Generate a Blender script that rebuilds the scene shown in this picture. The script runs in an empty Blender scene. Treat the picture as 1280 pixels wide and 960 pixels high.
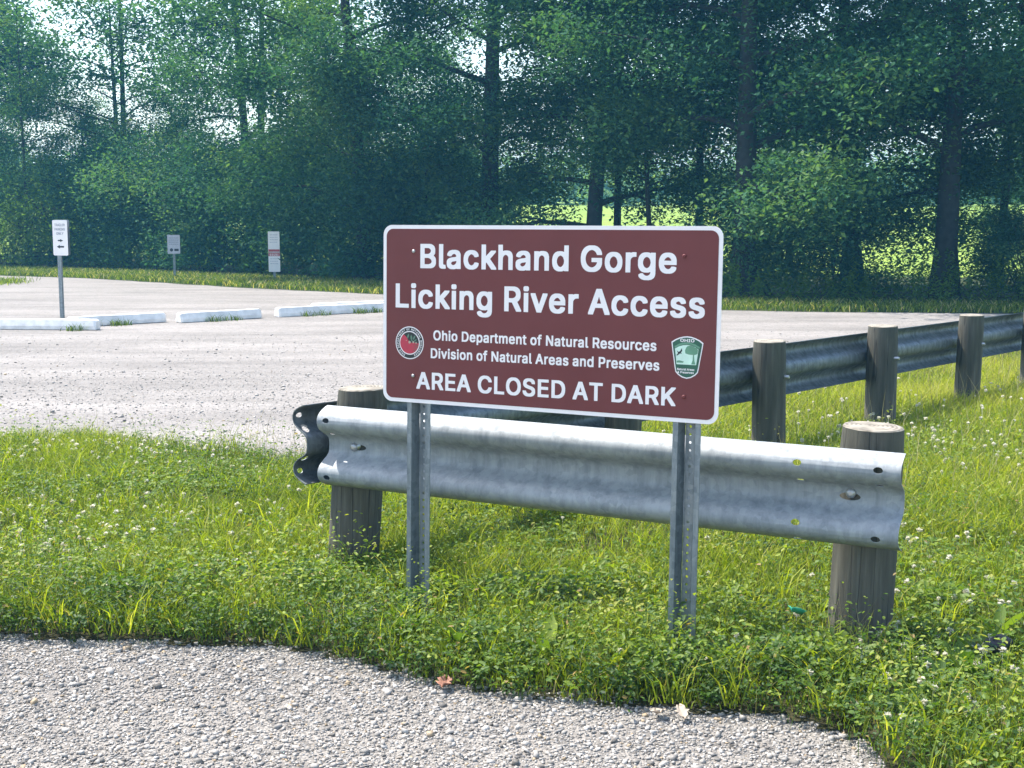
import bpy, bmesh, math, random
import numpy as np
from mathutils import Vector, Matrix

# ------------------------------------------------------------------ camera, sky, sun, exposure
S = bpy.context.scene
COL = S.collection
R = math.radians
cam = bpy.data.cameras.new('camera')
cam.sensor_width = 36.0
cam.lens = 36.0 * 1650 / 1280
cam.clip_start = 0.05
cam.clip_end = 2000
cam_o = bpy.data.objects.new('camera', cam)
COL.objects.link(cam_o)
cam_o.location = (0, 0, 1.41)
cam_o.rotation_euler = (math.pi / 2 - math.atan(210 / 1650), 0, 0)
S.camera = cam_o

SUN_EL, SUN_AZ = R(60), R(-60)          # azimuth measured from +Y towards +X
W = bpy.data.worlds.new('World')
S.world = W
W.use_nodes = True
nt = W.node_tree
sky = nt.nodes.new('ShaderNodeTexSky')
sky.sky_type = 'NISHITA'
sky.sun_disc = False
sky.sun_elevation = SUN_EL
sky.sun_rotation = SUN_AZ
sky.air_density = 1.2
sky.dust_density = 2.0
bg = nt.nodes['Background']
bg.inputs['Strength'].default_value = 0.15
nt.links.new(sky.outputs[0], bg.inputs[0])
sl = bpy.data.lights.new('sun', 'SUN')
sl.energy = 3.6
sl.angle = R(0.6)
sl.color = (1.0, 0.95, 0.87)
so = bpy.data.objects.new('sun', sl)
COL.objects.link(so)
sd = Vector((math.sin(SUN_AZ) * math.cos(SUN_EL), math.cos(SUN_AZ) * math.cos(SUN_EL), math.sin(SUN_EL)))
so.rotation_euler = sd.to_track_quat('Z', 'Y').to_euler()
so.location = sd * 60
S.view_settings.view_transform = 'Standard'
S.view_settings.look = 'None'
S.view_settings.exposure = 1.45
S.view_settings.gamma = 1.0
S.cycles.use_denoising = True
S.cycles.max_bounces = 7
S.cycles.diffuse_bounces = 4
S.cycles.glossy_bounces = 3
S.cycles.transmission_bounces = 4
S.cycles.sample_clamp_indirect = 6

# ------------------------------------------------------------------ materials
def nodes_of(name):
    m = bpy.data.materials.new(name)
    m.use_nodes = True
    t = m.node_tree
    return m, t, t.nodes['Principled BSDF'], t.nodes['Material Output']

def N(t, typ, **kw):
    n = t.nodes.new(typ)
    for k, v in kw.items():
        if k in n.inputs:
            n.inputs[k].default_value = v
        else:
            setattr(n, k, v)
    return n

def ramp(t, fac, stops):
    r = t.nodes.new('ShaderNodeValToRGB')
    e = r.color_ramp.elements
    while len(e) < len(stops):
        e.new(0.5)
    for el, (p, c) in zip(e, stops):
        el.position = p
        el.color = (*c, 1)
    t.links.new(fac, r.inputs[0])
    return r.outputs[0]

def bump(t, b, height, strength, dist):
    n = N(t, 'ShaderNodeBump')
    n.inputs['Strength'].default_value = strength
    n.inputs['Distance'].default_value = dist
    t.links.new(height, n.inputs['Height'])
    t.links.new(n.outputs[0], b.inputs['Normal'])
    return n

def plain(name, col, rough=0.5, metal=0.0, var=0.12, scale=30, bmp=0.0):
    m, t, b, o = nodes_of(name)
    tc = N(t, 'ShaderNodeTexCoord')
    nz = N(t, 'ShaderNodeTexNoise')
    nz.inputs['Scale'].default_value = scale
    nz.inputs['Detail'].default_value = 6
    t.links.new(tc.outputs['Object'], nz.inputs['Vector'])
    c = ramp(t, nz.outputs[0], [(0.3, tuple(x * (1 - var) for x in col)), (0.7, tuple(min(1, x * (1 + var)) for x in col))])
    t.links.new(c, b.inputs['Base Color'])
    b.inputs['Roughness'].default_value = rough
    b.inputs['Metallic'].default_value = metal
    if bmp:
        bump(t, b, nz.outputs[0], bmp, 0.005)
    return m

def leafy(name, stops, trans=0.4, rough=0.55, sat=1.0, spec=0.3):
    m, t, b, o = nodes_of(name)
    at = N(t, 'ShaderNodeAttribute', attribute_name='tint')
    c = ramp(t, at.outputs['Fac'], stops)
    t.links.new(c, b.inputs['Base Color'])
    b.inputs['Roughness'].default_value = rough
    b.inputs['Specular IOR Level'].default_value = spec
    tr = N(t, 'ShaderNodeBsdfTranslucent')
    mx = N(t, 'ShaderNodeMix', data_type='RGBA', blend_type='MULTIPLY')
    mx.inputs[0].default_value = 1.0
    t.links.new(c, mx.inputs[6])
    mx.inputs[7].default_value = (1.5, 1.6, 0.55, 1)
    t.links.new(mx.outputs[2], tr.inputs[0])
    ms = N(t, 'ShaderNodeMixShader')
    ms.inputs[0].default_value = trans
    t.links.new(b.outputs[0], ms.inputs[1])
    t.links.new(tr.outputs[0], ms.inputs[2])
    t.links.new(ms.outputs[0], o.inputs[0])
    return m

M = {}
M['grass'] = leafy('grass_blades', [(0, (0.030, 0.065, 0.010)), (0.45, (0.180, 0.235, 0.016)), (0.8, (0.39, 0.40, 0.04)), (1, (0.40, 0.34, 0.15))], 0.45)
M['clover'] = leafy('clover_leaf', [(0, (0.022, 0.062, 0.014)), (0.5, (0.095, 0.165, 0.022)), (1, (0.26, 0.32, 0.045))], 0.35)
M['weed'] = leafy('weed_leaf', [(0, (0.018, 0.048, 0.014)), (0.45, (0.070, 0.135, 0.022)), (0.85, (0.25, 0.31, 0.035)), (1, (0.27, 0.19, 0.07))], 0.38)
M['straw'] = leafy('dry_straw', [(0, (0.14, 0.13, 0.06)), (1, (0.42, 0.36, 0.21))], 0.2)
M['leaf_a'] = leafy('leaf_deep', [(0, (0.015, 0.062, 0.042)), (0.5, (0.056, 0.142, 0.072)), (1, (0.16, 0.25, 0.074))], 0.34, 0.75, 1.0, 0.08)
M['leaf_b'] = leafy('leaf_mid', [(0, (0.022, 0.074, 0.045)), (0.5, (0.070, 0.162, 0.072)), (1, (0.19, 0.28, 0.074))], 0.36, 0.75, 1.0, 0.08)
M['leaf_c'] = leafy('leaf_blue', [(0, (0.022, 0.075, 0.062)), (0.5, (0.058, 0.142, 0.100)), (1, (0.13, 0.22, 0.12))], 0.32, 0.75, 1.0, 0.08)
M['leaf_d'] = leafy('leaf_pale', [(0, (0.05, 0.11, 0.02)), (0.6, (0.11, 0.19, 0.035)), (1, (0.2, 0.28, 0.06))], 0.4, 0.75, 1.0, 0.08)
M['petal'] = leafy('clover_petal', [(0, (0.80, 0.77, 0.66)), (1, (0.82, 0.80, 0.74))], 0.0, 0.7)
_t = M['petal'].node_tree
for _n in _t.nodes:
    if _n.type == 'MIX_SHADER': _n.inputs[0].default_value = 0.45
    if _n.type == 'MIX': _n.inputs[7].default_value = (1, 1, 1, 1)
M['bark'] = plain('bark', (0.026, 0.024, 0.022), 0.9, 0, 0.4, 9, 0.8)
M['white'] = plain('sign_white', (0.85, 0.79, 0.76), 0.45, 0, 0.04, 14)
M['ink'] = plain('sign_ink', (0.03, 0.03, 0.035), 0.5)
M['grey_ink'] = plain('faded_ink', (0.32, 0.32, 0.36), 0.5)
M['black'] = plain('emblem_black', (0.012, 0.018, 0.018), 0.4)
M['red'] = plain('emblem_red', (0.48, 0.03, 0.06), 0.4)
M['stripe_red'] = plain('warning_red', (0.42, 0.06, 0.07), 0.4)
M['dark_green'] = plain('emblem_dark_green', (0.02, 0.10, 0.06), 0.4)
M['mid_green'] = plain('emblem_mid_green', (0.12, 0.28, 0.17), 0.4)
M['pale_green'] = plain('emblem_pale_green', (0.58, 0.76, 0.62), 0.4)
M['leaf_ink'] = plain('emblem_leaf', (0.10, 0.20, 0.13), 0.4)
M['faded_sign'] = plain('faded_sign_grey', (0.50, 0.48, 0.53), 0.5)
M['block'] = plain('wheel_stop_paint', (0.72, 0.69, 0.65), 0.75, 0, 0.16, 9, 0.4)
M['dirtstone'] = plain('dark_stone', (0.03, 0.028, 0.034), 0.8, 0, 0.4, 30, 0.6)
M['teal'] = plain('teal_plastic', (0.05, 0.42, 0.27), 0.35)
M['deadleaf'] = plain('dead_leaf', (0.30, 0.14, 0.09), 0.8, 0, 0.4, 30)
M['dryleaf'] = plain('dry_leaf', (0.42, 0.34, 0.26), 0.8, 0, 0.3, 30)

def mat_brown():
    m, t, b, o = nodes_of('sign_brown')
    tc = N(t, 'ShaderNodeTexCoord')
    nz = N(t, 'ShaderNodeTexNoise'); nz.inputs['Scale'].default_value = 5; nz.inputs['Detail'].default_value = 8
    t.links.new(tc.outputs['Object'], nz.inputs['Vector'])
    c = ramp(t, nz.outputs[0], [(0.3, (0.138, 0.029, 0.028)), (0.7, (0.160, 0.037, 0.035))])
    t.links.new(c, b.inputs['Base Color'])
    r = ramp(t, nz.outputs[0], [(0.3, (0.42,) * 3), (0.7, (0.55,) * 3)])
    t.links.new(r, b.inputs['Roughness'])
    b.inputs['Specular IOR Level'].default_value = 0.35
    return m
M['brown'] = mat_brown()

def mat_galv(name, lo, hi, rough=0.42, metal=0.75, spang=45, streak=True):
    m, t, b, o = nodes_of(name)
    tc = N(t, 'ShaderNodeTexCoord')
    v = N(t, 'ShaderNodeTexVoronoi'); v.inputs['Scale'].default_value = spang
    t.links.new(tc.outputs['Object'], v.inputs['Vector'])
    mp = N(t, 'ShaderNodeMapping'); mp.inputs['Scale'].default_value = (26, 26, 3)
    t.links.new(tc.outputs['Object'], mp.inputs[0])
    nz = N(t, 'ShaderNodeTexNoise'); nz.inputs['Scale'].default_value = 1.0; nz.inputs['Detail'].default_value = 8; nz.inputs['Roughness'].default_value = 0.7
    t.links.new(mp.outputs[0], nz.inputs['Vector'])
    n2 = N(t, 'ShaderNodeTexNoise'); n2.inputs['Scale'].default_value = 7; n2.inputs['Detail'].default_value = 7
    t.links.new(tc.outputs['Object'], n2.inputs['Vector'])
    a = N(t, 'ShaderNodeMath', operation='MULTIPLY_ADD')
    t.links.new(v.outputs['Color'], a.inputs[0]); a.inputs[1].default_value = 0.22
    t.links.new(nz.outputs[0], a.inputs[2])
    a2 = N(t, 'ShaderNodeMath', operation='MULTIPLY_ADD')
    t.links.new(n2.outputs[0], a2.inputs[0]); a2.inputs[1].default_value = 0.35
    t.links.new(a.outputs[0], a2.inputs[2])
    c = ramp(t, a2.outputs[0], [(0.55, lo), (0.92, hi)])
    t.links.new(c, b.inputs['Base Color'])
    rr = ramp(t, a2.outputs[0], [(0.6, (rough + 0.14,) * 3), (1.0, (rough - 0.08,) * 3)])
    t.links.new(rr, b.inputs['Roughness'])
    b.inputs['Metallic'].default_value = metal
    bump(t, b, a2.outputs[0], 0.25, 0.004)
    return m
M['galv'] = mat_galv('galvanised_beam', (0.20, 0.217, 0.228), (0.33, 0.345, 0.352), 0.6, 0.12)
M['galv_dark'] = mat_galv('dark_beam', (0.085, 0.10, 0.108), (0.21, 0.23, 0.24), 0.5, 0.5)  # darker grey version of the beam metal, for the rear rail
M['galv_post'] = mat_galv('galvanised_post', (0.13, 0.155, 0.168), (0.27, 0.30, 0.31), 0.45, 0.5, 60)
M['bolt'] = plain('bolt_steel', (0.42, 0.42, 0.42), 0.4, 0.8)

def mat_wood():
    m, t, b, o = nodes_of('weathered_post')
    tc = N(t, 'ShaderNodeTexCoord')
    mp = N(t, 'ShaderNodeMapping'); mp.inputs['Scale'].default_value = (38, 38, 2.2)
    t.links.new(tc.outputs['Object'], mp.inputs[0])
    nz = N(t, 'ShaderNodeTexNoise'); nz.inputs['Scale'].default_value = 1.0; nz.inputs['Detail'].default_value = 9; nz.inputs['Roughness'].default_value = 0.7
    t.links.new(mp.outputs[0], nz.inputs['Vector'])
    mp2 = N(t, 'ShaderNodeMapping'); mp2.inputs['Scale'].default_value = (7, 7, 1.6)
    t.links.new(tc.outputs['Object'], mp2.inputs[0])
    n2 = N(t, 'ShaderNodeTexNoise'); n2.inputs['Scale'].default_value = 1.0; n2.inputs['Detail'].default_value = 4
    t.links.new(mp2.outputs[0], n2.inputs['Vector'])
    mp3 = N(t, 'ShaderNodeMapping'); mp3.inputs['Scale'].default_value = (16, 16, 0.5)
    t.links.new(tc.outputs['Object'], mp3.inputs[0])
    n3 = N(t, 'ShaderNodeTexNoise'); n3.inputs['Scale'].default_value = 1.0; n3.inputs['Detail'].default_value = 2
    t.links.new(mp3.outputs[0], n3.inputs['Vector'])
    crack = ramp(t, n3.outputs[0], [(0.485, (1, 1, 1)), (0.5, (0.25, 0.25, 0.25)), (0.515, (1, 1, 1))])
    c1 = ramp(t, nz.outputs[0], [(0.25, (0.046, 0.042, 0.034)), (0.55, (0.105, 0.098, 0.080)), (0.8, (0.18, 0.172, 0.15))])
    c2 = ramp(t, n2.outputs[0], [(0.35, (0.62, 0.66, 0.60)), (0.65, (1.1, 1.05, 1.0))])
    mx = N(t, 'ShaderNodeMix', data_type='RGBA', blend_type='MULTIPLY'); mx.inputs[0].default_value = 1
    t.links.new(c1, mx.inputs[6]); t.links.new(c2, mx.inputs[7])
    mx2 = N(t, 'ShaderNodeMix', data_type='RGBA', blend_type='MULTIPLY'); mx2.inputs[0].default_value = 1
    t.links.new(mx.outputs[2], mx2.inputs[6]); t.links.new(crack, mx2.inputs[7])
    t.links.new(mx2.outputs[2], b.inputs['Base Color'])
    b.inputs['Roughness'].default_value = 0.85
    ad = N(t, 'ShaderNodeMath', operation='MULTIPLY')
    t.links.new(nz.outputs[0], ad.inputs[0]); t.links.new(crack, ad.inputs[1])
    bump(t, b, ad.outputs[0], 0.7, 0.008)
    return m
M['wood'] = mat_wood()

def mat_endgrain():
    m, t, b, o = nodes_of('post_end_grain')
    tc = N(t, 'ShaderNodeTexCoord')
    nz = N(t, 'ShaderNodeTexNoise'); nz.inputs['Scale'].default_value = 22; nz.inputs['Detail'].default_value = 6
    t.links.new(tc.outputs['Object'], nz.inputs['Vector'])
    wv = N(t, 'ShaderNodeTexWave'); wv.wave_type = 'RINGS'; wv.rings_direction = 'Z'
    wv.inputs['Scale'].default_value = 22; wv.inputs['Distortion'].default_value = 3; wv.inputs['Detail'].default_value = 3
    t.links.new(tc.outputs['Object'], wv.inputs['Vector'])
    a = N(t, 'ShaderNodeMath', operation='MULTIPLY_ADD'); a.inputs[1].default_value = 0.25
    t.links.new(wv.outputs['Fac'], a.inputs[0]); t.links.new(nz.outputs[0], a.inputs[2])
    c = ramp(t, a.outputs[0], [(0.4, (0.11, 0.095, 0.072)), (0.8, (0.32, 0.285, 0.23))])
    t.links.new(c, b.inputs['Base Color'])
    b.inputs['Roughness'].default_value = 0.9
    bump(t, b, a.outputs[0], 0.5, 0.004)
    return m
M['end'] = mat_endgrain()

def mat_gravel(name, base, scale, spread, bstr, patch):
    m, t, b, o = nodes_of(name)
    tc = N(t, 'ShaderNodeTexCoord')
    v = N(t, 'ShaderNodeTexVoronoi'); v.inputs['Scale'].default_value = scale; v.inputs['Randomness'].default_value = 1
    t.links.new(tc.outputs['Object'], v.inputs['Vector'])
    v2 = N(t, 'ShaderNodeTexVoronoi'); v2.inputs['Scale'].default_value = scale * 0.27
    t.links.new(tc.outputs['Object'], v2.inputs['Vector'])
    nz = N(t, 'ShaderNodeTexNoise'); nz.inputs['Scale'].default_value = 0.9; nz.inputs['Detail'].default_value = 9; nz.inputs['Roughness'].default_value = 0.65
    mp = N(t, 'ShaderNodeMapping'); mp.inputs['Scale'].default_value = (0.35, 1.3, 1); mp.inputs['Rotation'].default_value = (0, 0, 0.12)
    t.links.new(tc.outputs['Object'], mp.inputs[0]); t.links.new(mp.outputs[0], nz.inputs['Vector'])
    s1 = N(t, 'ShaderNodeSeparateColor'); t.links.new(v.outputs['Color'], s1.inputs[0])
    s2 = N(t, 'ShaderNodeSeparateColor'); t.links.new(v2.outputs['Color'], s2.inputs[0])
    a = N(t, 'ShaderNodeMath', operation='MULTIPLY_ADD'); a.inputs[1].default_value = 0.45
    t.links.new(s2.outputs[0], a.inputs[0]); t.links.new(s1.outputs[0], a.inputs[2])
    c = ramp(t, a.outputs[0], [(0.05, tuple(x * (1 - spread) for x in base)), (0.5, base), (1.0, tuple(x * (1 + spread * 0.7) for x in base))])
    pc = ramp(t, nz.outputs[0], [(0.34, patch), (0.62, (1.06, 1.06, 1.05))])
    mx = N(t, 'ShaderNodeMix', data_type='RGBA', blend_type='MULTIPLY'); mx.inputs[0].default_value = 1
    t.links.new(c, mx.inputs[6]); t.links.new(pc, mx.inputs[7])
    t.links.new(mx.outputs[2], b.inputs['Base Color'])
    b.inputs['Roughness'].default_value = 0.9
    b.inputs['Specular IOR Level'].default_value = 0.2
    h = N(t, 'ShaderNodeMath', operation='SUBTRACT')
    t.links.new(a.outputs[0], h.inputs[0]); t.links.new(v.outputs['Distance'], h.inputs[1])
    bump(t, b, h.outputs[0], bstr, 0.01)
    return m
M['lot'] = mat_gravel('lot_gravel', (0.236, 0.218, 0.205), 55, 0.24, 0.6, (0.70, 0.70, 0.69))
M['shoulder'] = mat_gravel('shoulder_gravel', (0.20, 0.184, 0.166), 90, 0.5, 0.7, (0.8, 0.79, 0.78))

def mat_stone():
    m, t, b, o = nodes_of('crushed_stone')
    at = N(t, 'ShaderNodeAttribute', attribute_name='tint')
    tc = N(t, 'ShaderNodeTexCoord')
    nz = N(t, 'ShaderNodeTexNoise'); nz.inputs['Scale'].default_value = 160; nz.inputs['Detail'].default_value = 4
    t.links.new(tc.outputs['Object'], nz.inputs['Vector'])
    c = ramp(t, at.outputs['Fac'], [(0, (0.12, 0.11, 0.098)), (0.3, (0.25, 0.232, 0.21)), (0.7, (0.36, 0.336, 0.306)), (0.93, (0.50, 0.47, 0.43)), (1, (0.34, 0.26, 0.17))])
    c2 = ramp(t, nz.outputs[0], [(0.3, (0.78, 0.78, 0.78)), (0.7, (1.1, 1.1, 1.1))])
    mx = N(t, 'ShaderNodeMix', data_type='RGBA', blend_type='MULTIPLY'); mx.inputs[0].default_value = 1
    t.links.new(c, mx.inputs[6]); t.links.new(c2, mx.inputs[7])
    t.links.new(mx.outputs[2], b.inputs['Base Color'])
    b.inputs['Roughness'].default_value = 0.85
    return m
M['stone'] = mat_stone()

def mat_soil(name, a_, b_, scale):
    m, t, b, o = nodes_of(name)
    tc = N(t, 'ShaderNodeTexCoord')
    nz = N(t, 'ShaderNodeTexNoise'); nz.inputs['Scale'].default_value = scale; nz.inputs['Detail'].default_value = 10; nz.inputs['Roughness'].default_value = 0.7
    t.links.new(tc.outputs['Object'], nz.inputs['Vector'])
    c = ramp(t, nz.outputs[0], [(0.35, a_), (0.65, b_)])
    t.links.new(c, b.inputs['Base Color'])
    b.inputs['Roughness'].default_value = 0.95
    b.inputs['Specular IOR Level'].default_value = 0.1
    bump(t, b, nz.outputs[0], 0.6, 0.03)
    return m
M['soil'] = mat_soil('verge_soil', (0.022, 0.024, 0.012), (0.06, 0.055, 0.028), 14)
M['meadow'] = mat_soil('meadow_turf', (0.14, 0.22, 0.03), (0.26, 0.34, 0.05), 0.6)
M['forest_soil'] = mat_soil('forest_soil', (0.03, 0.04, 0.015), (0.06, 0.075, 0.025), 3)

# ------------------------------------------------------------------ mesh helpers
def link(o, parent=None):
    COL.objects.link(o)
    if parent is not None:
        o.parent = parent
    return o

def tag(o, label=None, cat=None, group=None, kind=None):
    if label: o['label'] = label
    if cat: o['category'] = cat
    if group: o['group'] = group
    if kind: o['kind'] = kind
    return o

def thing(name, label, cat, loc=(0, 0, 0), rot=(0, 0, 0), group=None):
    o = bpy.data.objects.new(name, None)
    o.empty_display_size = 0.1
    o.location = loc
    o.rotation_euler = rot
    link(o)
    return tag(o, label, cat, group)

class MB:
    def __init__(self):
        self.v, self.f, self.s, self.mi = [], [], [], []
        self.cur = 0
    def add(self, vs, fs, smooth=False):
        b = len(self.v)
        self.v += [tuple(p) for p in vs]
        for q in fs:
            self.f.append([b + i for i in q]); self.s.append(smooth); self.mi.append(self.cur)
    def box(self, x0, x1, y0, y1, z0, z1):
        self.add([(x0, y0, z0), (x1, y0, z0), (x1, y1, z0), (x0, y1, z0), (x0, y0, z1), (x1, y0, z1), (x1, y1, z1), (x0, y1, z1)],
                 [(0, 3, 2, 1), (4, 5, 6, 7), (0, 1, 5, 4), (1, 2, 6, 5), (2, 3, 7, 6), (3, 0, 4, 7)])
    def tube(self, path, rad, n=8, cap=True):
        path = [Vector(p) for p in path]
        rings = []
        up = Vector((0.31, 0.2, 0.93)).normalized()
        for i, p in enumerate(path):
            d = (path[min(i + 1, len(path) - 1)] - path[max(i - 1, 0)]).normalized()
            a = d.cross(up)
            if a.length < 0.05: a = d.cross(Vector((1, 0, 0)))
            a.normalize(); c = a.cross(d)
            r = rad[i] if hasattr(rad, '__len__') else rad
            rings.append([p + (a * math.cos(2 * math.pi * k / n) + c * math.sin(2 * math.pi * k / n)) * r for k in range(n)])
        vs = [q for r_ in rings for q in r_]
        fs = []
        for i in range(len(rings) - 1):
            for k in range(n):
                fs.append((i * n + k, i * n + (k + 1) % n, (i + 1) * n + (k + 1) % n, (i + 1) * n + k))
        self.add(vs, fs, True)
        if cap:
            b = len(rings) - 1
            self.add(rings[b], [tuple(range(n))]); self.add(rings[0], [tuple(reversed(range(n)))])
    def prism(self, pts, y0, y1):
        """outline in x,z; front face at y0 (towards the viewer, -y), back at y1; pts counter-clockwise seen from -y"""
        n = len(pts)
        self.add([(x, y0, z) for x, z in pts], [tuple(range(n))])
        self.add([(x, y1, z) for x, z in pts], [tuple(reversed(range(n)))])
        vs = [(x, y0, z) for x, z in pts] + [(x, y1, z) for x, z in pts]
        self.add(vs, [(i, i + n, (i + 1) % n + n, (i + 1) % n) for i in range(n)])
    def build(self, name, mats, parent=None, loc=None):
        me = bpy.data.meshes.new(name)
        me.from_pydata(self.v, [], self.f)
        if not isinstance(mats, (list, tuple)): mats = [mats]
        for m in mats: me.materials.append(m)
        me.polygons.foreach_set('use_smooth', self.s)
        me.polygons.foreach_set('material_index', self.mi)
        me.update()
        o = bpy.data.objects.new(name, me)
        if loc: o.location = loc
        return link(o, parent)

def mesh_np(name, V, F, tint, mat, parent=None, smooth=False):
    me = bpy.data.meshes.new(name)
    n, (m, k) = len(V), F.shape
    me.vertices.add(n)
    me.vertices.foreach_set('co', np.ascontiguousarray(V, np.float32).ravel())
    me.loops.add(m * k)
    me.loops.foreach_set('vertex_index', np.ascontiguousarray(F, np.int32).ravel())
    me.polygons.add(m)
    me.polygons.foreach_set('loop_start', np.arange(0, m * k, k, dtype=np.int32))
    me.polygons.foreach_set('loop_total', np.full(m, k, np.int32))
    if smooth: me.polygons.foreach_set('use_smooth', np.ones(m, bool))
    if tint is not None:
        a = me.attributes.new('tint', 'FLOAT', 'POINT')
        a.data.foreach_set('value', np.ascontiguousarray(tint, np.float32))
    me.materials.append(mat)
    me.update(calc_edges=True)
    me.validate()
    o = bpy.data.objects.new(name, me)
    return link(o, parent)

def rect_pts(w, h, r, n=6, cx=0, cz=0):
    out = []
    for (sx, sz, a0) in ((1, -1, -90), (1, 1, 0), (-1, 1, 90), (-1, -1, 180)):
        for i in range(n + 1):
            a = R(a0 + 90 * i / n)
            out.append((cx + sx * (w / 2 - r) + r * math.cos(a), cz + sz * (h / 2 - r) + r * math.sin(a)))
    return out

def in_poly(P, poly):
    x, y = P[:, 0], P[:, 1]
    c = np.zeros(len(P), bool)
    n = len(poly)
    for i in range(n):
        x0, y0 = poly[i]; x1, y1 = poly[(i + 1) % n]
        if y0 == y1: continue
        hit = ((y0 > y) != (y1 > y)) & (x < (x1 - x0) * (y - y0) / (y1 - y0) + x0)
        c ^= hit
    return c

def dist_poly(P, line):
    d = np.full(len(P), 1e9)
    for (a, b) in zip(line[:-1], line[1:]):
        a = np.array(a); b = np.array(b); ab = b - a
        t = np.clip(((P - a) @ ab) / (ab @ ab), 0, 1)
        d = np.minimum(d, np.hypot(*(P - a - t[:, None] * ab).T))
    return d

def vnoise(P, s, seed):
    """smooth value noise 0..1 on the plan"""
    g = np.random.default_rng(seed).random((64, 64))
    q = P / s; i = np.floor(q).astype(int); f = q - i; f = f * f * (3 - 2 * f)
    a = lambda dx, dy: g[(i[:, 0] + dx) % 64, (i[:, 1] + dy) % 64]
    return (a(0, 0) * (1 - f[:, 0]) + a(1, 0) * f[:, 0]) * (1 - f[:, 1]) + (a(0, 1) * (1 - f[:, 0]) + a(1, 1) * f[:, 0]) * f[:, 1]

def sample(poly, dens, rng):
    p = np.array(poly); lo, hi = p.min(0), p.max(0)
    n = int(np.prod(hi - lo) * dens)
    P = lo + rng.random((n, 2)) * (hi - lo)
    return P[in_poly(P, poly)]

# ------------------------------------------------------------------ ground, lot, shoulder
K = 1.068
FRONT = [(-9, 5.2), (-5, 4.55), (-3, 4.22), (-1.77, 4.06), (-1.62, 4.03), (-1.35, 3.98), (-1.04, 3.95), (-0.77, 3.94), (-0.53, 3.86), (-0.37, 3.74),
         (-0.18, 3.63), (0.02, 3.55), (0.26, 3.48), (0.45, 3.43), (0.67, 3.40), (0.78, 3.33), (0.84, 3.22), (0.88, 3.10), (0.90, 2.95),
         (1.0, 2.6), (1.25, 2.2), (1.7, 1.7), (2.6, 0.9), (4.5, -0.6), (9, -3)]
FRONT = [(x * K, y * K - (0.07 if -0.7 < x < 1.1 else 0.025)) for x, y in FRONT]
BACK = [(-9, 8.6), (-5, 7.8), (-3.21, 7.48), (-2.94, 7.46), (-2.49, 7.52), (-2.01, 7.41), (-1.5, 7.16), (-1.15, 6.95)]
BACK = [(x * K, y * K) for x, y in BACK]
RS = Vector((-0.76, 5.06)); RD = Vector((0.651, 0.759)); RN = Vector((0.759, -0.651))   # rear rail: start, direction, side facing the verge
def rp(t, off=0.0):
    q = RS + RD * t + RN * off
    return (q.x, q.y)
RAILSIDE = [rp(1.5, -1.2), rp(4, -1.25), rp(8, -1.25), rp(12, -1.25), rp(16, -1.3)]
VERGE = FRONT + [(22, -6), (22, 18.3)] + list(reversed(RAILSIDE)) + list(reversed(BACK))
LOT = [(-9, 8.2), (-40, 14), (-40, 36), (-13.49, 30.6), (-11.35, 29.5), (-9.21, 28.3), (-6.97, 26.3), (-5.03, 24.5), (-2.31, 22.5), (0.4, 20.2), (2.93, 18.65), (3.99, 18.3), (6.98, 17.95),
       (12, 17.6), (24, 17.2), (24, 15.5), rp(14, -0.9), rp(8, -0.9), rp(2, -0.9), (-1.1, 6.9), (-2, 7.3), (-5, 7.6)]
LOT = [(x * K, y * K) if y > 17 else (x, y) for x, y in LOT]

def sheet(name, poly, z, mat, cell=0.0, seed=1, amp=0.0):
    bm = bmesh.new()
    vs = [bm.verts.new((x, y, z)) for x, y in poly]
    f = bm.faces.new(vs)
    if f.normal.z < 0: f.normal_flip()
    bmesh.ops.triangulate(bm, faces=bm.faces[:])
    me = bpy.data.meshes.new(name); bm.normal_update(); 
    for f in bm.faces:
        if f.normal.z < 0: f.normal_flip()
    bm.to_mesh(me); bm.free(); me.materials.append(mat)
    return link(bpy.data.objects.new(name, me))

def jag(poly, amp, seed, step=0.12, near=30):
    """uneven edge: subdivide and push the outline about"""
    rr = random.Random(seed); out = []
    for a, b in zip(poly, poly[1:] + poly[:1]):
        L = math.hypot(b[0] - a[0], b[1] - a[1]); n = max(1, min(60, int(L / step)))
        for i in range(n):
            t = i / n
            out.append((a[0] + (b[0] - a[0]) * t + rr.uniform(-amp, amp), a[1] + (b[1] - a[1]) * t + rr.uniform(-amp, amp)))
    return out

g = MB(); g.add([(-380, -40, -0.25), (380, -40, -0.25), (380, 460, -0.25), (-380, 460, -0.25)], [(0, 1, 2, 3)])
tag(g.build('ground', M['meadow']), kind='structure')
hill = MB()
hill.add([(-380, 48, -0.26), (380, 48, -0.26), (380, 92, 2.0), (-380, 92, 2.0), (380, 150, 3.6), (-380, 150, 3.6), (380, 460, 3.6), (-380, 460, 3.6)], [(0, 1, 2, 3), (3, 2, 4, 5), (5, 4, 6, 7)])
tag(hill.build('hill', M['meadow']), kind='structure')
fs_ = sheet('forest_floor', [(-60, 34), (-14, 32.5), (-8.5, 28.5), (-2.6, 23.5), (3.3, 19.2), (7.8, 18.6), (24, 18), (40, 18), (40, 30), (9, 31), (2, 33), (-8, 44), (-30, 56), (-60, 60)], -0.012, M['forest_soil'])
tag(fs_, kind='structure')
tag(sheet('gravel_lot', jag(LOT, 0.06, 3, 0.4), 0.0, M['lot']), kind='structure')
SHOULDER = [(x, y + 0.40) for x, y in FRONT] + [(9, -20), (-30, -20), (-30, 5.2)]
tag(sheet('gravel_shoulder', SHOULDER, 0.004, M['shoulder']), kind='structure')

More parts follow.
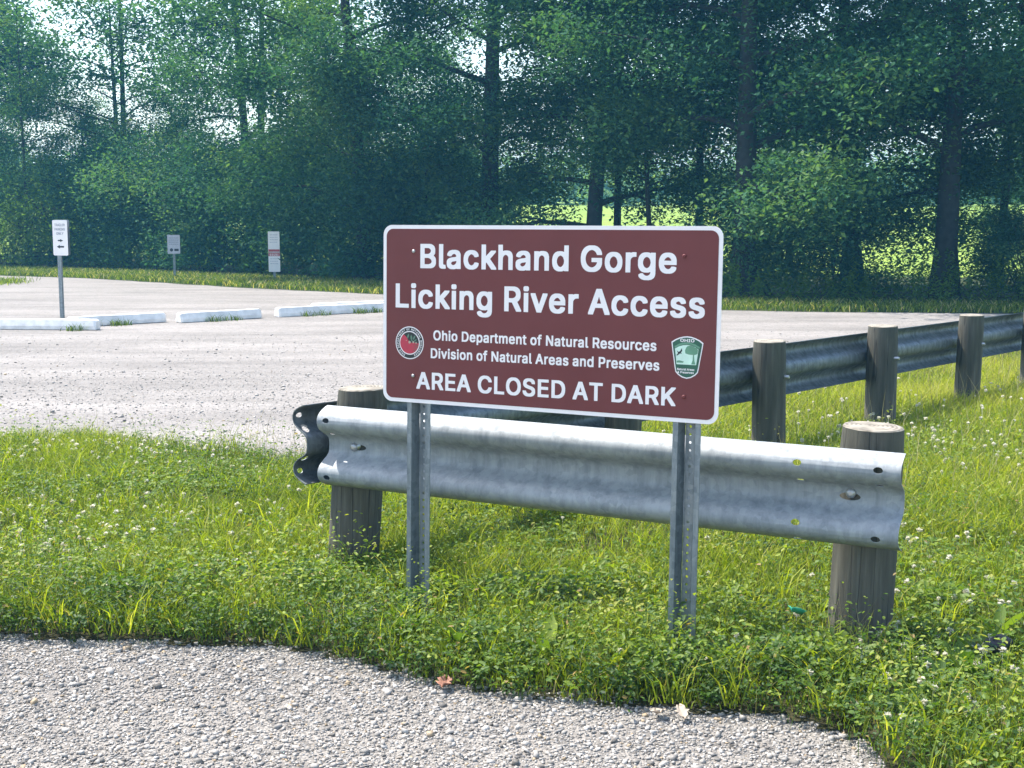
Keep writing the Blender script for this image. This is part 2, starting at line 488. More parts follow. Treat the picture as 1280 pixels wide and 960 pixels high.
# verge soil: a gently bumpy sheet
rng = np.random.default_rng(5)
def verge_z(P):
    return 0.008 + 0.03 * vnoise(P, 0.8, 3) + 0.012 * vnoise(P, 0.2, 4) - 0.014 * np.clip(P[:, 1] - 6.5, 0, 6) * np.clip(P[:, 0], 0, 1)
def build_verge():
    c = 0.06
    xs = np.arange(-9, 22, c); ys = np.arange(-3, 18.2, c)
    X, Y = np.meshgrid(xs, ys, indexing='ij')
    P = np.stack([X.ravel(), Y.ravel()], 1)
    ins = in_poly(P, VERGE)
    Z = verge_z(P)
    V = np.column_stack([P, Z])
    idx = np.arange(len(P)).reshape(X.shape)
    q = np.stack([idx[:-1, :-1], idx[1:, :-1], idx[1:, 1:], idx[:-1, 1:]], -1).reshape(-1, 4)
    q = q[ins[q].sum(1) == 4]
    used, inv = np.unique(q, return_inverse=True)
    V = V[used]; q = inv.reshape(-1, 4)
    edge = ~in_poly(V[:, :2], VERGE)
    V[edge, 2] = 0.0
    dd = np.minimum(dist_poly(V[:, :2], FRONT), 9); V[:, 2] *= np.where(V[:, 2] > 0, np.clip(dd / 0.25, 0.25, 1), 1)
    rd = dist_poly(V[:, :2], RAILSIDE); V[:, 2] = np.where(rd < .42, 0.014, V[:, 2] + (0.014 - V[:, 2]) * np.clip(1 - (rd - .42) / .5, 0, 1))
    tag(mesh_np('verge_soil', V, q, None, M['soil'], smooth=True), kind='structure')
build_verge()

# ------------------------------------------------------------------ lettering
GLYPHS = {"&":[478,[147,-22,93,-8,57,15,30,47,13,93,10,153,17,191,28,211,48,239,94,280,69,318,55,355,52,374,54,439,61,461,77,489,92,503,121,520,153,529,247,529,274,522,309,502,333,474,346,436,346,370,337,343,310,303,261,259,318,191,323,201,325,239,328,241,430,240,431,197,427,155,420,128,403,89,460,18,460,-14,455,-17,343,-17,324,3,276,-16,243,-23],[190,66,205,67,228,76,251,91,171,189,166,191,143,171,130,153,123,136,123,124,134,101,151,83],[186,351,195,353,222,377,237,403,227,424,203,440,181,430,167,414,163,401,166,386]],"A":[510,[-3,-16,-6,-11,-6,20,178,524,299,524,483,26,484,-15,372,-16,320,125,161,125,156,122,107,-16],[191,216,287,216,239,358]],"B":[486,[41,-16,38,-11,39,524,289,525,324,518,366,499,393,475,404,459,414,436,421,407,418,326,411,306,402,291,379,268,416,234,431,209,439,178,439,97,435,76,420,45,399,21,382,9,351,-6,314,-14],[149,74,253,75,299,90,320,111,331,134,326,153,318,170,293,195,261,210,234,215,149,214],[149,303,228,302,251,307,274,317,297,338,310,364,310,380,299,401,276,422,245,433,149,434]],"C":[540,[218,-22,164,-10,114,17,79,49,48,95,32,134,19,197,17,282,25,349,42,401,69,447,101,481,132,504,182,524,216,531,318,531,343,527,382,514,409,499,454,459,472,432,491,386,496,368,495,333,389,331,361,385,347,402,318,422,270,438,226,426,194,407,171,384,148,349,136,316,127,270,127,241,131,211,142,174,165,132,189,106,207,92,232,80,266,71,297,78,339,100,366,130,389,177,493,177,496,172,496,141,483,97,462,59,428,23,405,7,376,-8,330,-21]],"D":[532,[41,-16,38,-11,39,524,276,525,339,512,389,487,427,453,452,418,472,368,483,311,485,234,479,172,462,114,437,70,407,38,376,15,351,3,309,-10,264,-17],[149,74,226,75,277,89,309,107,328,123,347,149,360,174,375,239,375,274,366,318,350,357,335,378,312,401,280,420,245,431,214,435,153,435,148,432]],"E":[449,[41,-16,38,-11,39,524,394,524,396,441,393,436,149,434,149,303,376,302,379,297,379,218,374,212,149,211,148,78,153,73,395,73,398,68,397,-15]],"F":[440,[41,-16,38,-11,39,524,390,524,392,441,389,436,153,435,148,430,149,297,366,296,369,291,368,206,149,203,147,-15]],"G":[550,[218,-22,164,-10,122,11,75,53,50,91,30,141,19,197,17,282,25,349,40,397,61,436,95,477,134,506,180,524,214,531,316,531,341,527,370,518,401,504,432,481,452,461,470,436,487,403,498,364,497,333,386,332,361,381,339,406,322,418,297,431,270,437,230,429,202,414,171,384,153,357,142,334,131,297,127,268,129,224,142,174,157,145,175,120,211,90,239,78,266,71,293,76,326,90,358,118,381,155,387,180,382,183,262,184,262,272,497,273,500,268,500,157,496,130,481,86,466,61,441,31,401,3,361,-14,318,-23]],"H":[547,[41,-16,38,-11,39,524,147,524,149,307,364,306,369,311,370,524,478,524,478,-15,374,-17,369,-14,367,214,153,215,148,209,148,-14,143,-17]],"I":[330,[11,-16,8,-11,9,72,91,73,96,76,96,430,91,435,9,437,9,524,290,524,291,437,211,435,206,432,206,78,211,73,291,72,291,-15]],"K":[497,[41,-16,38,-11,39,524,147,524,148,324,151,319,340,524,469,524,469,489,281,286,468,22,471,14,470,-15,349,-16,195,198,148,149,147,-15]],"L":[423,[41,-16,38,-11,38,522,43,525,145,525,148,520,148,76,153,73,380,73,383,68,383,-14,378,-17]],"M":[658,[41,-16,38,-11,39,524,174,524,314,166,318,172,453,524,591,524,590,-16,486,-17,481,-14,480,273,366,-14,359,-17,268,-17,262,-14,147,271,146,-14,141,-17]],"N":[553,[41,-16,38,-11,39,524,159,524,374,190,375,522,380,525,484,524,484,-15,364,-16,149,319,148,-14,143,-17]],"O":[563,[218,-22,164,-10,119,14,79,49,46,99,28,149,19,197,17,282,25,349,44,405,69,447,101,481,132,504,182,524,216,531,332,529,377,516,430,483,470,439,491,402,506,359,514,311,517,228,508,159,491,107,470,70,430,25,401,5,370,-10,330,-21],[262,72,289,76,326,92,362,124,381,151,393,178,406,239,406,272,397,318,387,345,366,380,341,406,320,420,291,433,268,438,218,422,191,404,173,386,151,353,142,334,131,297,127,268,127,239,136,193,144,170,165,132,188,107,207,92,232,80]],"P":[475,[41,-16,38,-11,39,524,284,525,328,516,364,499,392,476,408,455,420,430,429,399,431,309,420,266,406,236,374,203,347,186,318,176,274,169,149,168,147,-15],[149,259,236,261,269,270,296,289,312,314,321,351,306,393,289,412,270,424,241,433,149,434]],"R":[479,[41,-16,38,-11,39,524,284,525,330,516,370,497,403,466,424,424,431,395,431,309,422,274,402,236,384,219,353,197,449,20,449,-15,330,-16,224,180,153,181,148,176,147,-15],[149,272,239,273,272,282,297,298,314,324,321,347,318,370,304,399,280,420,243,433,149,434]],"S":[477,[170,-24,134,-18,105,-8,77,7,46,36,28,68,19,91,15,120,16,153,124,154,138,116,159,92,189,76,224,67,266,78,293,94,312,116,320,143,301,171,270,189,126,234,89,253,71,266,51,286,34,320,29,343,31,418,42,449,63,478,84,497,118,516,176,531,293,529,345,512,376,492,395,473,408,453,420,422,422,362,318,361,304,395,293,409,266,429,230,440,199,435,167,418,148,397,140,374,153,350,178,332,230,311,334,281,368,264,394,245,418,214,429,182,429,95,422,72,402,36,370,7,339,-10,276,-25]],"T":[479,[172,-16,169,-11,169,432,164,435,10,436,9,524,438,524,438,436,280,434,279,-14,274,-17]],"U":[547,[214,-24,186,-21,149,-10,107,14,80,38,65,57,44,103,38,139,38,522,43,525,147,524,148,176,151,161,163,130,193,96,230,76,259,69,303,82,328,98,352,126,366,161,369,176,369,522,374,525,476,525,479,520,479,134,466,84,439,40,410,14,378,-6,320,-23]],"Y":[502,[184,-16,181,-11,181,191,-6,491,-5,524,114,524,236,328,357,524,476,524,477,493,472,482,292,193,291,-15]],"a":[419,[118,-24,95,-20,59,-6,36,13,19,36,8,74,8,145,13,164,34,196,72,218,130,233,230,246,247,255,249,266,233,295,211,308,195,312,172,306,152,295,122,259,72,258,20,276,19,311,39,345,57,365,82,381,114,393,145,400,216,402,255,398,291,387,316,372,334,354,349,328,358,297,360,-14,355,-17,259,-17,251,-10,226,-20,201,-25],[162,66,176,65,193,69,210,78,232,98,249,130,251,157,168,145,147,138,128,125,117,105,123,91,143,73]],"c":[426,[166,-24,126,-16,86,5,56,32,30,76,15,124,10,166,13,239,19,272,38,318,60,349,84,370,114,387,147,398,186,402,232,402,278,395,322,377,358,345,372,324,383,299,383,261,330,246,282,246,261,281,243,297,211,310,201,310,180,302,148,274,134,249,126,224,121,203,121,174,132,132,142,111,161,88,182,73,205,65,224,69,249,83,266,100,284,133,330,133,382,120,385,116,385,82,368,45,352,24,332,7,299,-12,247,-25]],"d":[454,[155,-24,114,-14,76,8,48,39,26,82,13,136,10,211,17,264,30,305,45,333,72,365,91,379,128,395,174,402,220,402,255,397,286,386,289,524,391,525,394,520,394,-14,389,-17,295,-17,291,-15,286,-7,264,-18,232,-25],[196,68,209,67,230,75,258,99,279,136,288,176,287,205,283,226,266,268,241,295,218,308,205,310,174,299,150,278,132,247,121,203,123,161,138,118,164,85]],"e":[434,[170,-24,134,-18,99,-4,78,10,55,33,36,61,19,103,13,136,10,209,17,261,30,301,49,335,76,365,103,383,134,395,157,400,226,402,264,398,299,387,331,368,354,345,368,324,379,303,392,255,393,153,128,152,124,149,130,130,155,92,180,75,209,65,236,71,252,80,262,89,281,118,286,121,334,121,384,108,388,103,387,72,377,47,357,21,334,3,311,-10,280,-20,251,-25],[127,239,274,238,279,241,268,266,245,294,220,308,201,310,180,303,158,289,136,261]],"f":[284,[61,-16,58,-11,58,307,53,310,-16,312,-16,393,-11,396,57,397,61,478,78,510,99,529,126,541,147,546,234,546,261,539,264,534,264,501,251,455,245,452,195,454,189,452,173,439,165,414,165,399,168,396,249,394,250,316,247,311,170,310,165,307,164,-14,159,-17]],"g":[455,[155,-166,103,-154,61,-129,46,-114,28,-86,28,-53,76,-26,122,-25,149,-54,166,-66,193,-77,220,-77,251,-64,273,-45,285,-20,287,1,284,4,257,-8,228,-12,145,-10,99,5,61,32,30,78,19,107,13,141,13,243,28,301,44,332,70,362,95,381,128,395,174,402,220,402,264,395,286,384,293,396,393,396,396,391,396,-36,383,-91,368,-114,353,-129,326,-147,299,-158,255,-167],[202,78,222,82,239,90,261,111,279,141,290,193,281,239,264,272,239,297,207,310,178,302,150,278,132,247,121,205,123,168,140,122,165,95]],"h":[440,[32,-16,29,-11,29,522,34,525,134,525,138,520,139,387,172,398,207,402,251,402,295,395,316,387,336,373,355,352,368,328,379,282,379,-14,374,-17,274,-15,271,247,260,274,249,290,236,299,209,310,191,304,168,290,153,272,140,241,136,-15]],"i":[197,[32,-16,29,-11,29,393,34,396,134,396,138,391,137,-14,132,-17],[49,428,39,432,27,443,19,457,19,507,25,522,39,535,51,539,116,539,134,531,146,516,150,501,150,466,147,453,140,441,118,427]],"k":[411,[32,-16,29,-11,29,522,34,525,134,525,138,520,139,274,261,395,376,396,381,393,379,359,240,214,391,22,394,-14,389,-17,272,-16,154,132,149,135,138,122,136,-15]],"l":[219,[97,-18,61,-6,46,9,36,28,29,57,29,520,32,525,132,525,137,522,138,95,142,80,153,71,193,69,204,18,204,-11,201,-14,178,-19]],"m":[640,[32,-16,29,-11,31,395,130,396,139,387,180,402,259,402,289,393,320,368,345,385,382,400,478,402,520,389,543,373,555,358,568,336,579,295,578,-16,478,-17,473,-14,473,249,468,270,456,291,439,304,420,310,395,302,375,284,365,268,358,243,357,-15,253,-16,250,259,244,276,235,289,218,304,199,310,180,304,158,286,142,259,138,241,136,-15]],"n":[440,[32,-16,29,-11,30,394,130,396,134,394,139,385,182,400,251,402,301,393,335,374,355,352,366,332,379,284,378,-15,274,-15,271,247,260,274,249,290,236,299,209,310,191,304,168,290,153,272,140,241,136,-15]],"o":[445,[166,-24,126,-16,86,5,56,32,30,76,15,124,10,166,13,239,19,272,38,318,60,349,84,370,118,389,147,398,186,402,257,400,286,393,307,385,340,364,368,332,389,293,400,255,404,222,404,153,393,95,377,57,364,38,347,19,320,-2,295,-14,261,-23],[204,66,218,67,241,78,266,100,287,141,296,184,289,228,268,272,243,297,209,310,176,299,150,276,134,249,121,201,124,159,142,111,154,95,171,80]],"p":[454,[32,-160,29,-155,30,394,132,396,139,384,161,395,182,400,249,402,297,395,330,381,358,359,383,328,397,299,410,251,412,143,404,97,389,59,375,36,349,8,324,-8,293,-20,266,-25,191,-25,168,-20,139,-9,136,-159],[212,68,234,69,269,93,291,128,304,180,304,201,297,232,283,266,271,282,254,297,222,310,207,308,186,297,161,273,142,230,136,191,142,149,159,109,186,80]],"r":[289,[32,-16,29,-11,30,394,130,396,139,389,184,402,249,402,265,399,266,308,203,306,182,298,156,278,140,247,138,234,136,-15]],"s":[395,[139,-24,111,-20,80,-10,40,20,28,36,15,66,14,110,68,123,114,123,128,97,141,81,161,69,178,65,191,65,220,78,232,88,241,105,231,120,214,131,105,159,66,178,46,195,30,221,25,239,23,291,28,320,38,343,61,369,82,383,107,393,166,402,211,402,259,395,297,379,329,347,346,309,345,274,293,261,247,261,222,297,207,308,189,314,155,301,138,284,136,274,149,258,166,249,274,220,303,208,330,187,345,166,354,134,354,78,349,57,337,32,320,13,297,-4,274,-14,224,-25]],"t":[257,[128,-20,107,-16,82,-6,63,11,51,30,42,66,41,307,39,310,-11,310,-16,314,-16,393,-11,396,41,397,42,482,45,487,147,486,149,397,222,396,227,393,226,312,153,310,148,307,148,116,153,89,164,73,174,69,224,69,235,22,235,-11,232,-16,207,-21]],"u":[440,[134,-20,99,-10,76,4,51,34,36,68,29,111,30,394,136,394,138,141,144,116,158,93,174,80,201,69,224,78,246,93,262,116,271,141,274,394,378,395,378,-15,278,-16,272,-5,253,-14,226,-21]],"v":[419,[141,-16,-1,351,-4,361,-3,394,107,394,195,158,282,395,392,395,394,364,391,353,250,-14,245,-17]]}
CAP = 0.523

def glyph_loops(word):
    x = 0; loops = []
    for ch in word:
        if ch == ' ':
            x += 0.20; continue
        adv, *ls = GLYPHS[ch]
        for l in ls:
            loops.append([(x + l[i] / 1000, l[i + 1] / 1000) for i in range(0, len(l), 2)])
        x += adv / 1000
    return loops, x

def fill_loops(name, loops, mat, parent, y, label=None):
    """flat letters facing -y: loops in x,z, holes cut by the even-odd fill of a 2D curve"""
    cu = bpy.data.curves.new(name, 'CURVE'); cu.dimensions = '2D'; cu.fill_mode = 'FRONT'
    for l in loops:
        sp = cu.splines.new('POLY'); sp.points.add(len(l) - 1)
        for p, (a, b) in zip(sp.points, l): p.co = (a, b, 0, 1)
        sp.use_cyclic_u = True
    tmp = bpy.data.objects.new(name, cu); COL.objects.link(tmp)
    dg = bpy.context.evaluated_depsgraph_get()
    me = bpy.data.meshes.new_from_object(tmp.evaluated_get(dg))
    bpy.data.objects.remove(tmp); bpy.data.curves.remove(cu)
    me.name = name
    for v in me.vertices: v.co = (v.co.x, y, v.co.y)
    me.materials.clear(); me.materials.append(mat); me.update()
    for p in me.polygons:
        if p.normal.y > 0: p.flip()
    o = bpy.data.objects.new(name, me)
    return link(o, parent)

def text_line(name, word, x0, x1, base, cap, mat, parent, y):
    loops, w = glyph_loops(word)
    xs = [p[0] for l in loops for p in l]; a, b = min(xs), max(xs)
    sx = (x1 - x0) / (b - a); sz = cap / CAP
    return fill_loops(name, [[(x0 + (p - a) * sx, base + q * sz) for p, q in l] for l in loops], mat, parent, y)

def dash_lines(mb, x0, x1, z, h, seed, y):
    rr = random.Random(seed); x = x0
    while x < x1 - 0.01:
        w = rr.uniform(0.018, 0.05); w = min(w, x1 - x)
        mb.add([(x, y, z), (x + w, y, z), (x + w, y, z + h), (x, y, z + h)], [(0, 1, 2, 3)])
        x += w + 0.008

def disc(mb, cx, cz, r, y, n=40, rx=None):
    mb.add([(cx + (rx or r) * math.cos(2 * math.pi * k / n), y, cz + r * math.sin(2 * math.pi * k / n)) for k in range(n)], [tuple(range(n))])

# ------------------------------------------------------------------ the brown park sign
YAW = 0.4697
SW, SH, SC = 1.219, 0.610, 1.075
sign = thing('park_sign', 'large brown park name sign with white lettering on two steel channel posts', 'sign', (0.0825, 4.284, 0.0), (-0.028, 0, -YAW))

def build_sign():
    pa = MB(); pa.prism(rect_pts(SW, SH, 0.034, 8, 0, SC), 0.0, 0.003)
    panel = pa.build('panel', M['white'], sign)
    fc = MB(); fc.prism(rect_pts(SW - 0.026, SH - 0.026, 0.026, 8, 0, SC), -0.0008, -0.0001)
    fc.build('brown_face', M['brown'], sign)
    yl = -0.0014
    T = [('Blackhand Gorge', -0.4607, 0.4625, 0.1612, 0.0800), ('Licking River Access', -0.5588, 0.5577, 0.0245, 0.0800),
         ('Ohio Department of Natural Resources', -0.4075, 0.4025, -0.0846, 0.0330),
         ('Division of Natural Areas and Preserves', -0.4171, 0.4137, -0.1462, 0.0330), ('AREA CLOSED AT DARK', -0.4737, 0.4702, -0.2540, 0.0570)]
    for w, a, b, z, c in T:
        text_line('lettering', w, a, b, SC + z, c, M['white'], sign, yl)
    # round red emblem
    cx, cz, r = -0.5015, SC - 0.0985, 0.0565
    e = MB(); disc(e, cx, cz, r, yl, 56); em = e.build('round_emblem', M['white'], sign)
    e = MB(); disc(e, cx, cz, r * 0.94, yl - 0.0003, 56); e.build('ring', M['black'], em)
    e = MB(); disc(e, cx, cz, r * 0.725, yl - 0.0006, 48); e.build('inner_ring', M['white'], em)
    e = MB(); disc(e, cx, cz, r * 0.665, yl - 0.0009, 48); e.build('red_disc', M['red'], em)
    q = r * 0.665
    e = MB()
    arc = [(cx + q * math.cos(R(a)), cz + q * math.sin(R(a))) for a in range(0, 131, 10)]
    pts = [(cx + q * 0.99, cz), (cx + 0.2 * q, cz + 0.02 * q), (cx - 0.1 * q, cz + 0.2 * q), (cx - 0.35 * q, cz + 0.55 * q)]
    poly = arc + [pts[3], pts[2], pts[1]]
    e.add([(x, yl - 0.0012, z) for x, z in poly], [tuple(range(len(poly)))]); e.build('dark_field', M['black'], em)
    e = MB()
    for (dx, dz, L, a) in ((-0.15, 0.62, 0.5, 70), (0.2, 0.5, 0.55, 95), (0.5, 0.5, 0.5, 60), (0.62, 0.25, 0.4, 30), (0.25, 0.25, 0.35, 120)):
        ca, sa = math.cos(R(a)), math.sin(R(a))
        lf = [(-0.5, 0), (-0.2, -0.17), (0.15, -0.16), (0.5, 0), (0.15, 0.16), (-0.2, 0.17)]
        e.add([(cx + q * (dx + L * (u * ca - v * sa)), yl - 0.0015, cz + q * (dz + L * (u * sa + v * ca))) for u, v in lf], [tuple(range(6))])
    e.build('leaves', M['leaf_ink'], em)
    e = MB()
    for dx, dz, rr in ((0.02, 0.06, 0.13), (0.42, 0.08, 0.10), (0.72, 0.03, 0.09), (-0.33, 0.22, 0.05)): disc(e, cx + dx * q, cz + dz * q, rr * q, yl - 0.0018, 14)
    e.build('berries', M['dryleaf'], em)
    e = MB()
    for k in range(4):
        z = cz - q * (0.18 + 0.17 * k); h = q * 0.035; xr = math.sqrt(max(0, q * q - (z - cz) ** 2)) * 0.97
        e.add([(cx + q * (0.12 + 0.06 * k), yl - 0.0015, z), (cx + xr, yl - 0.0015, z - h), (cx + xr, yl - 0.0015, z + h)], [(0, 1, 2)])
    e.build('field_lines', M['dark_green'], em)
    word = 'OHIO DEPARTMENT OF NATURAL RESOURCES'; loops = []
    a0, a1 = 248, -68; rad = r * 0.775; cap = r * 0.115
    tot = sum(0.30 if c == ' ' else GLYPHS[c][0] / 1000 for c in word); x = 0
    for c in word:
        w = 0.30 if c == ' ' else GLYPHS[c][0] / 1000
        if c != ' ':
            a = R(a0 + (a1 - a0) * (x + w / 2) / tot); s = cap / CAP
            for l in GLYPHS[c][1:]:
                pts = []
                for i in range(0, len(l), 2):
                    u = (l[i] / 1000 - w / 2) * s * 0.95; v = rad + l[i + 1] / 1000 * s
                    pts.append((cx + v * math.cos(a) + u * math.sin(a), cz + v * math.sin(a) - u * math.cos(a)))
                loops.append(pts)
        x += w
    fill_loops('ring_lettering', loops, M['white'], em, yl - 0.0006)
    # green shield badge
    bx, bz = 0.5040, SC - 0.1010; kx, kz = 0.1045 / 532, 0.1325 / 722
    def px(pts, y): return [(bx + (u - 466) * kx, y, bz - (v - 519) * kz) for u, v in pts]
    def face(name, pts, y, mat, par):
        m_ = MB(); m_.add(px(pts, y), [tuple(range(len(pts)))]); o_ = m_.build(name, mat, par)
        for p_ in o_.data.polygons:
            if p_.normal.y > 0: p_.flip()
        return o_
    outer = [(200, 262), (262, 217), (330, 185), (400, 165), (466, 158), (532, 165), (600, 185), (670, 217), (732, 262), (713, 400), (690, 540), (668, 690), (652, 770), (610, 818), (540, 862), (466, 880), (392, 862), (322, 818), (280, 770), (264, 690), (242, 540), (219, 400)]
    inn = [(466 + (u - 466) * 0.93, 519 + (v - 519) * 0.945) for u, v in outer]
    bd = face('shield_badge', outer, yl, M['white'], sign)
    face('shield_field', inn, yl - 0.0004, M['dark_green'], bd)
    face('arch_band', [(255, 335), (330, 290), (400, 268), (466, 262), (532, 268), (602, 290), (677, 335), (667, 365), (600, 325), (532, 300), (466, 294), (400, 300), (332, 325), (265, 365)], yl - 0.0007, M['mid_green'], bd)
    face('scene_panel', [(262, 375), (330, 335), (400, 312), (466, 305), (532, 312), (600, 335), (655, 375), (640, 500), (622, 640), (295, 640), (280, 500)], yl - 0.0007, M['pale_green'], bd)
    face('tree_picture', [(470, 325), (520, 312), (570, 325), (625, 352), (648, 385), (640, 450), (600, 468), (585, 470), (590, 560), (610, 630), (540, 630), (562, 560), (566, 470), (500, 468), (440, 450), (432, 400), (450, 350)], yl - 0.0010, M['mid_green'], bd)
    face('bird_picture', [(380, 362), (386, 410), (366, 440), (382, 458), (350, 455), (312, 488), (285, 490), (318, 450), (296, 408), (330, 428), (352, 412)], yl - 0.0010, M['black'], bd)
    face('river_bank', [(296, 580), (340, 570), (420, 590), (400, 610), (300, 612)], yl - 0.0010, M['mid_green'], bd)
    text_line('badge_lettering', 'OHIO', bx - 118 * kx, bx + 118 * kx, bz - (255 - 519) * kz, 52 * kz, M['white'], bd, yl - 0.0008)
    text_line('badge_lettering', 'Natural Areas', bx - 158 * kx, bx + 128 * kx, bz - (738 - 519) * kz, 36 * kz, M['white'], bd, yl - 0.0008)
    text_line('badge_lettering', '& Preserves', bx - 150 * kx, bx + 120 * kx, bz - (790 - 519) * kz, 36 * kz, M['white'], bd, yl - 0.0008)
    # bolts
    for bx_, bz_ in ((-0.487, 0.2160), (0.487, 0.2125), (-0.487, -0.2120), (0.497, -0.2240)):
        b_ = MB(); b_.tube([(bx_, 0.0, SC + bz_), (bx_, -0.004, SC + bz_), (bx_, -0.0055, SC + bz_)], [0.0062, 0.0062, 0.004], 10); b_.build('bolt', M['brown'] if bx_ > 0 else M['bolt'], sign)
    # U-channel posts with a punched web
    for pxc in (-0.4675, 0.5070):
        p = MB()
        z0, z1 = -0.25, SC + SH / 2 - 0.05
        t = 0.004; y0 = 0.0042
        prof = [(-0.046, y0), (-0.0285, y0), (-0.0165, y0 + 0.036)]
        for sgn in (1, -1):
            q_ = [(sgn * a, b) for a, b in prof]
            for (a, b), (c, d) in zip(q_, q_[1:]):
                nx, ny = (d - b), -(c - a); L = math.hypot(nx, ny); nx, ny = nx / L * t, ny / L * t
                if ny < 0: nx, ny = -nx, -ny
                vs = [(pxc + a, b, z0), (pxc + c, d, z0), (pxc + c + nx, d + ny, z0), (pxc + a + nx, b + ny, z0)]
                vs += [(x_, y_, z1) for x_, y_, _ in vs]
                fs2 = [(0, 1, 5, 4), (1, 2, 6, 5), (2, 3, 7, 6), (3, 0, 4, 7), (4, 5, 6, 7), (3, 2, 1, 0)]
                p.add(vs, fs2)
        # web with round holes
        wy, hw, pitch, hr = y0 + 0.036, 0.0155, 0.0254, 0.0048
        nz_ = int((z1 - z0) / pitch)
        for k in range(nz_):
            zc = z0 + (k + 0.5) * pitch
            for yy, flip in ((wy, False), (wy + 0.004, True)):
                sq = [(hw, 0), (hw, pitch / 2), (0, pitch / 2), (-hw, pitch / 2), (-hw, 0), (-hw, -pitch / 2), (0, -pitch / 2), (hw, -pitch / 2)]
                ci = [(hr * math.cos(i * math.pi / 4), hr * math.sin(i * math.pi / 4)) for i in range(8)]
                vs = [(pxc + a, yy, zc + b) for a, b in sq + ci]
                fs2 = [(i, (i + 1) % 8, 8 + (i + 1) % 8, 8 + i) for i in range(8)]
                p.add(vs, [tuple(reversed(f_)) for f_ in fs2] if not flip else fs2)
        p.build('post', M['galv_post'], sign)
build_sign()

# ------------------------------------------------------------------ guard rails
def beam_mesh(L, slots):
    """W-beam of length L along +x, ridges towards -y, valley plane at y = 0, centre line at z = 0; slots punched through"""
    half = [(0.0, 0.0), (0.020, 0.001), (0.030, 0.006), (0.040, 0.018), (0.050, 0.036), (0.060, 0.054), (0.070, 0.068), (0.082, 0.078), (0.096, 0.083),
            (0.110, 0.082), (0.123, 0.076), (0.134, 0.064), (0.144, 0.046), (0.152, 0.026), (0.1565, 0.010)]
    prof = [(-z, d) for z, d in reversed(half[1:])] + half
    t = 0.0035
    n = len(prof)
    nor = []
    for i in range(n):
        a = prof[max(0, i - 1)]; b = prof[min(n - 1, i + 1)]
        dz, dd = b[0] - a[0], b[1] - a[1]; l = math.hypot(dz, dd); nor.append((-dd / l, dz / l))
    back = [(z - nz * t, d - nd * t) for (z, d), (nz, nd) in zip(prof, nor)]
    mb = MB(); segs = max(2, int(L / 0.5))
    xs = [L * i / segs for i in range(segs + 1)]
    vs = [(x, -d, z) for x in xs for z, d in prof] + [(x, -d, z) for x in xs for z, d in back]
    o = len(xs) * n; fs2 = []
    for i in range(segs):
        for j in range(n - 1):
            fs2.append((i * n + j, (i + 1) * n + j, (i + 1) * n + j + 1, i * n + j + 1))
            fs2.append((o + i * n + j, o + i * n + j + 1, o + (i + 1) * n + j + 1, o + (i + 1) * n + j))
        for j in (0, n - 1):
            a = (i * n + j, o + i * n + j, o + (i + 1) * n + j, (i + 1) * n + j)
            fs2.append(a if j == 0 else tuple(reversed(a)))
    for i in (0, segs):
        for j in range(n - 1):
            a = (i * n + j, i * n + j + 1, o + i * n + j + 1, o + i * n + j)
            fs2.append(a if i == 0 else tuple(reversed(a)))
    mb.add(vs, fs2, True)
    ob = mb.build('beam', M['galv'])
    if slots:
        cut = MB()
        for (x, z, rx, rz) in slots:
            k = 16
            ring = [(x + rx * math.cos(2 * math.pi * i / k), z + rz * math.sin(2 * math.pi * i / k)) for i in range(k)]
            cut.prism(ring, -0.2, 0.1)
        co = cut.build('cutter', M['galv'])
        md = ob.modifiers.new('b', 'BOOLEAN'); md.object = co; md.operation = 'DIFFERENCE'; md.solver = 'EXACT'
        dg = bpy.context.evaluated_depsgraph_get()
        me = bpy.data.meshes.new_from_object(ob.evaluated_get(dg))
        ob.modifiers.clear(); ob.data = me
        bpy.data.objects.remove(co)
    me = ob.data; me.name = 'beam'
    me.polygons.foreach_set('use_smooth', [True] * len(me.polygons))
    me.set_sharp_from_angle(angle=R(35))
    return ob

def wood_post(parent, x, y, top, r, lean=(0, 0), seed=0, tip=0.0):
    """round weathered timber post, a wavy lathe with a slightly sloped sawn top; base goes into the ground"""
    rr = random.Random(seed); n = 28; rings = 12
    ph = [rr.uniform(0, 6.28) for _ in range(4)]
    mb = MB(); z0 = -0.3; vs = []
    for i in range(rings + 1):
        z = z0 + (top - z0) * i / rings
        for k in range(n):
            a = 2 * math.pi * k / n
            q = r * (1 + 0.035 * (1 - (z / top)) + 0.012 * math.sin(3 * a + ph[0]) + 0.008 * math.sin(5 * a + ph[1] + z * 3) + 0.006 * math.sin(9 * a + ph[2]))
            if i == rings: q -= 0.004
            zz = z + (tip * math.cos(a) * r if i == rings else 0)
            vs.append((q * math.cos(a) + lean[0] * z, q * math.sin(a) + lean[1] * z, zz))
    fs2 = [(i * n + k, i * n + (k + 1) % n, (i + 1) * n + (k + 1) % n, (i + 1) * n + k) for i in range(rings) for k in range(n)]
    mb.add(vs, fs2, True)
    o = mb.build('post', M['wood'], parent, (x, y, 0))
    c = MB(); b = rings * n
    top_ring = [vs[b + k] for k in range(n)]
    cx = sum(p[0] for p in top_ring) / n; cy = sum(p[1] for p in top_ring) / n; cz = sum(p[2] for p in top_ring) / n
    inner = [(cx + (p[0] - cx) * 0.96, cy + (p[1] - cy) * 0.96, p[2] + 0.004) for p in top_ring]
    c.add(top_ring + inner + [(cx, cy, cz + 0.005)], [(k, (k + 1) % n, n + (k + 1) % n, n + k) for k in range(n)] + [(n + k, n + (k + 1) % n, 2 * n) for k in range(n)])
    c.build('end_grain', M['end'], o)
    return o

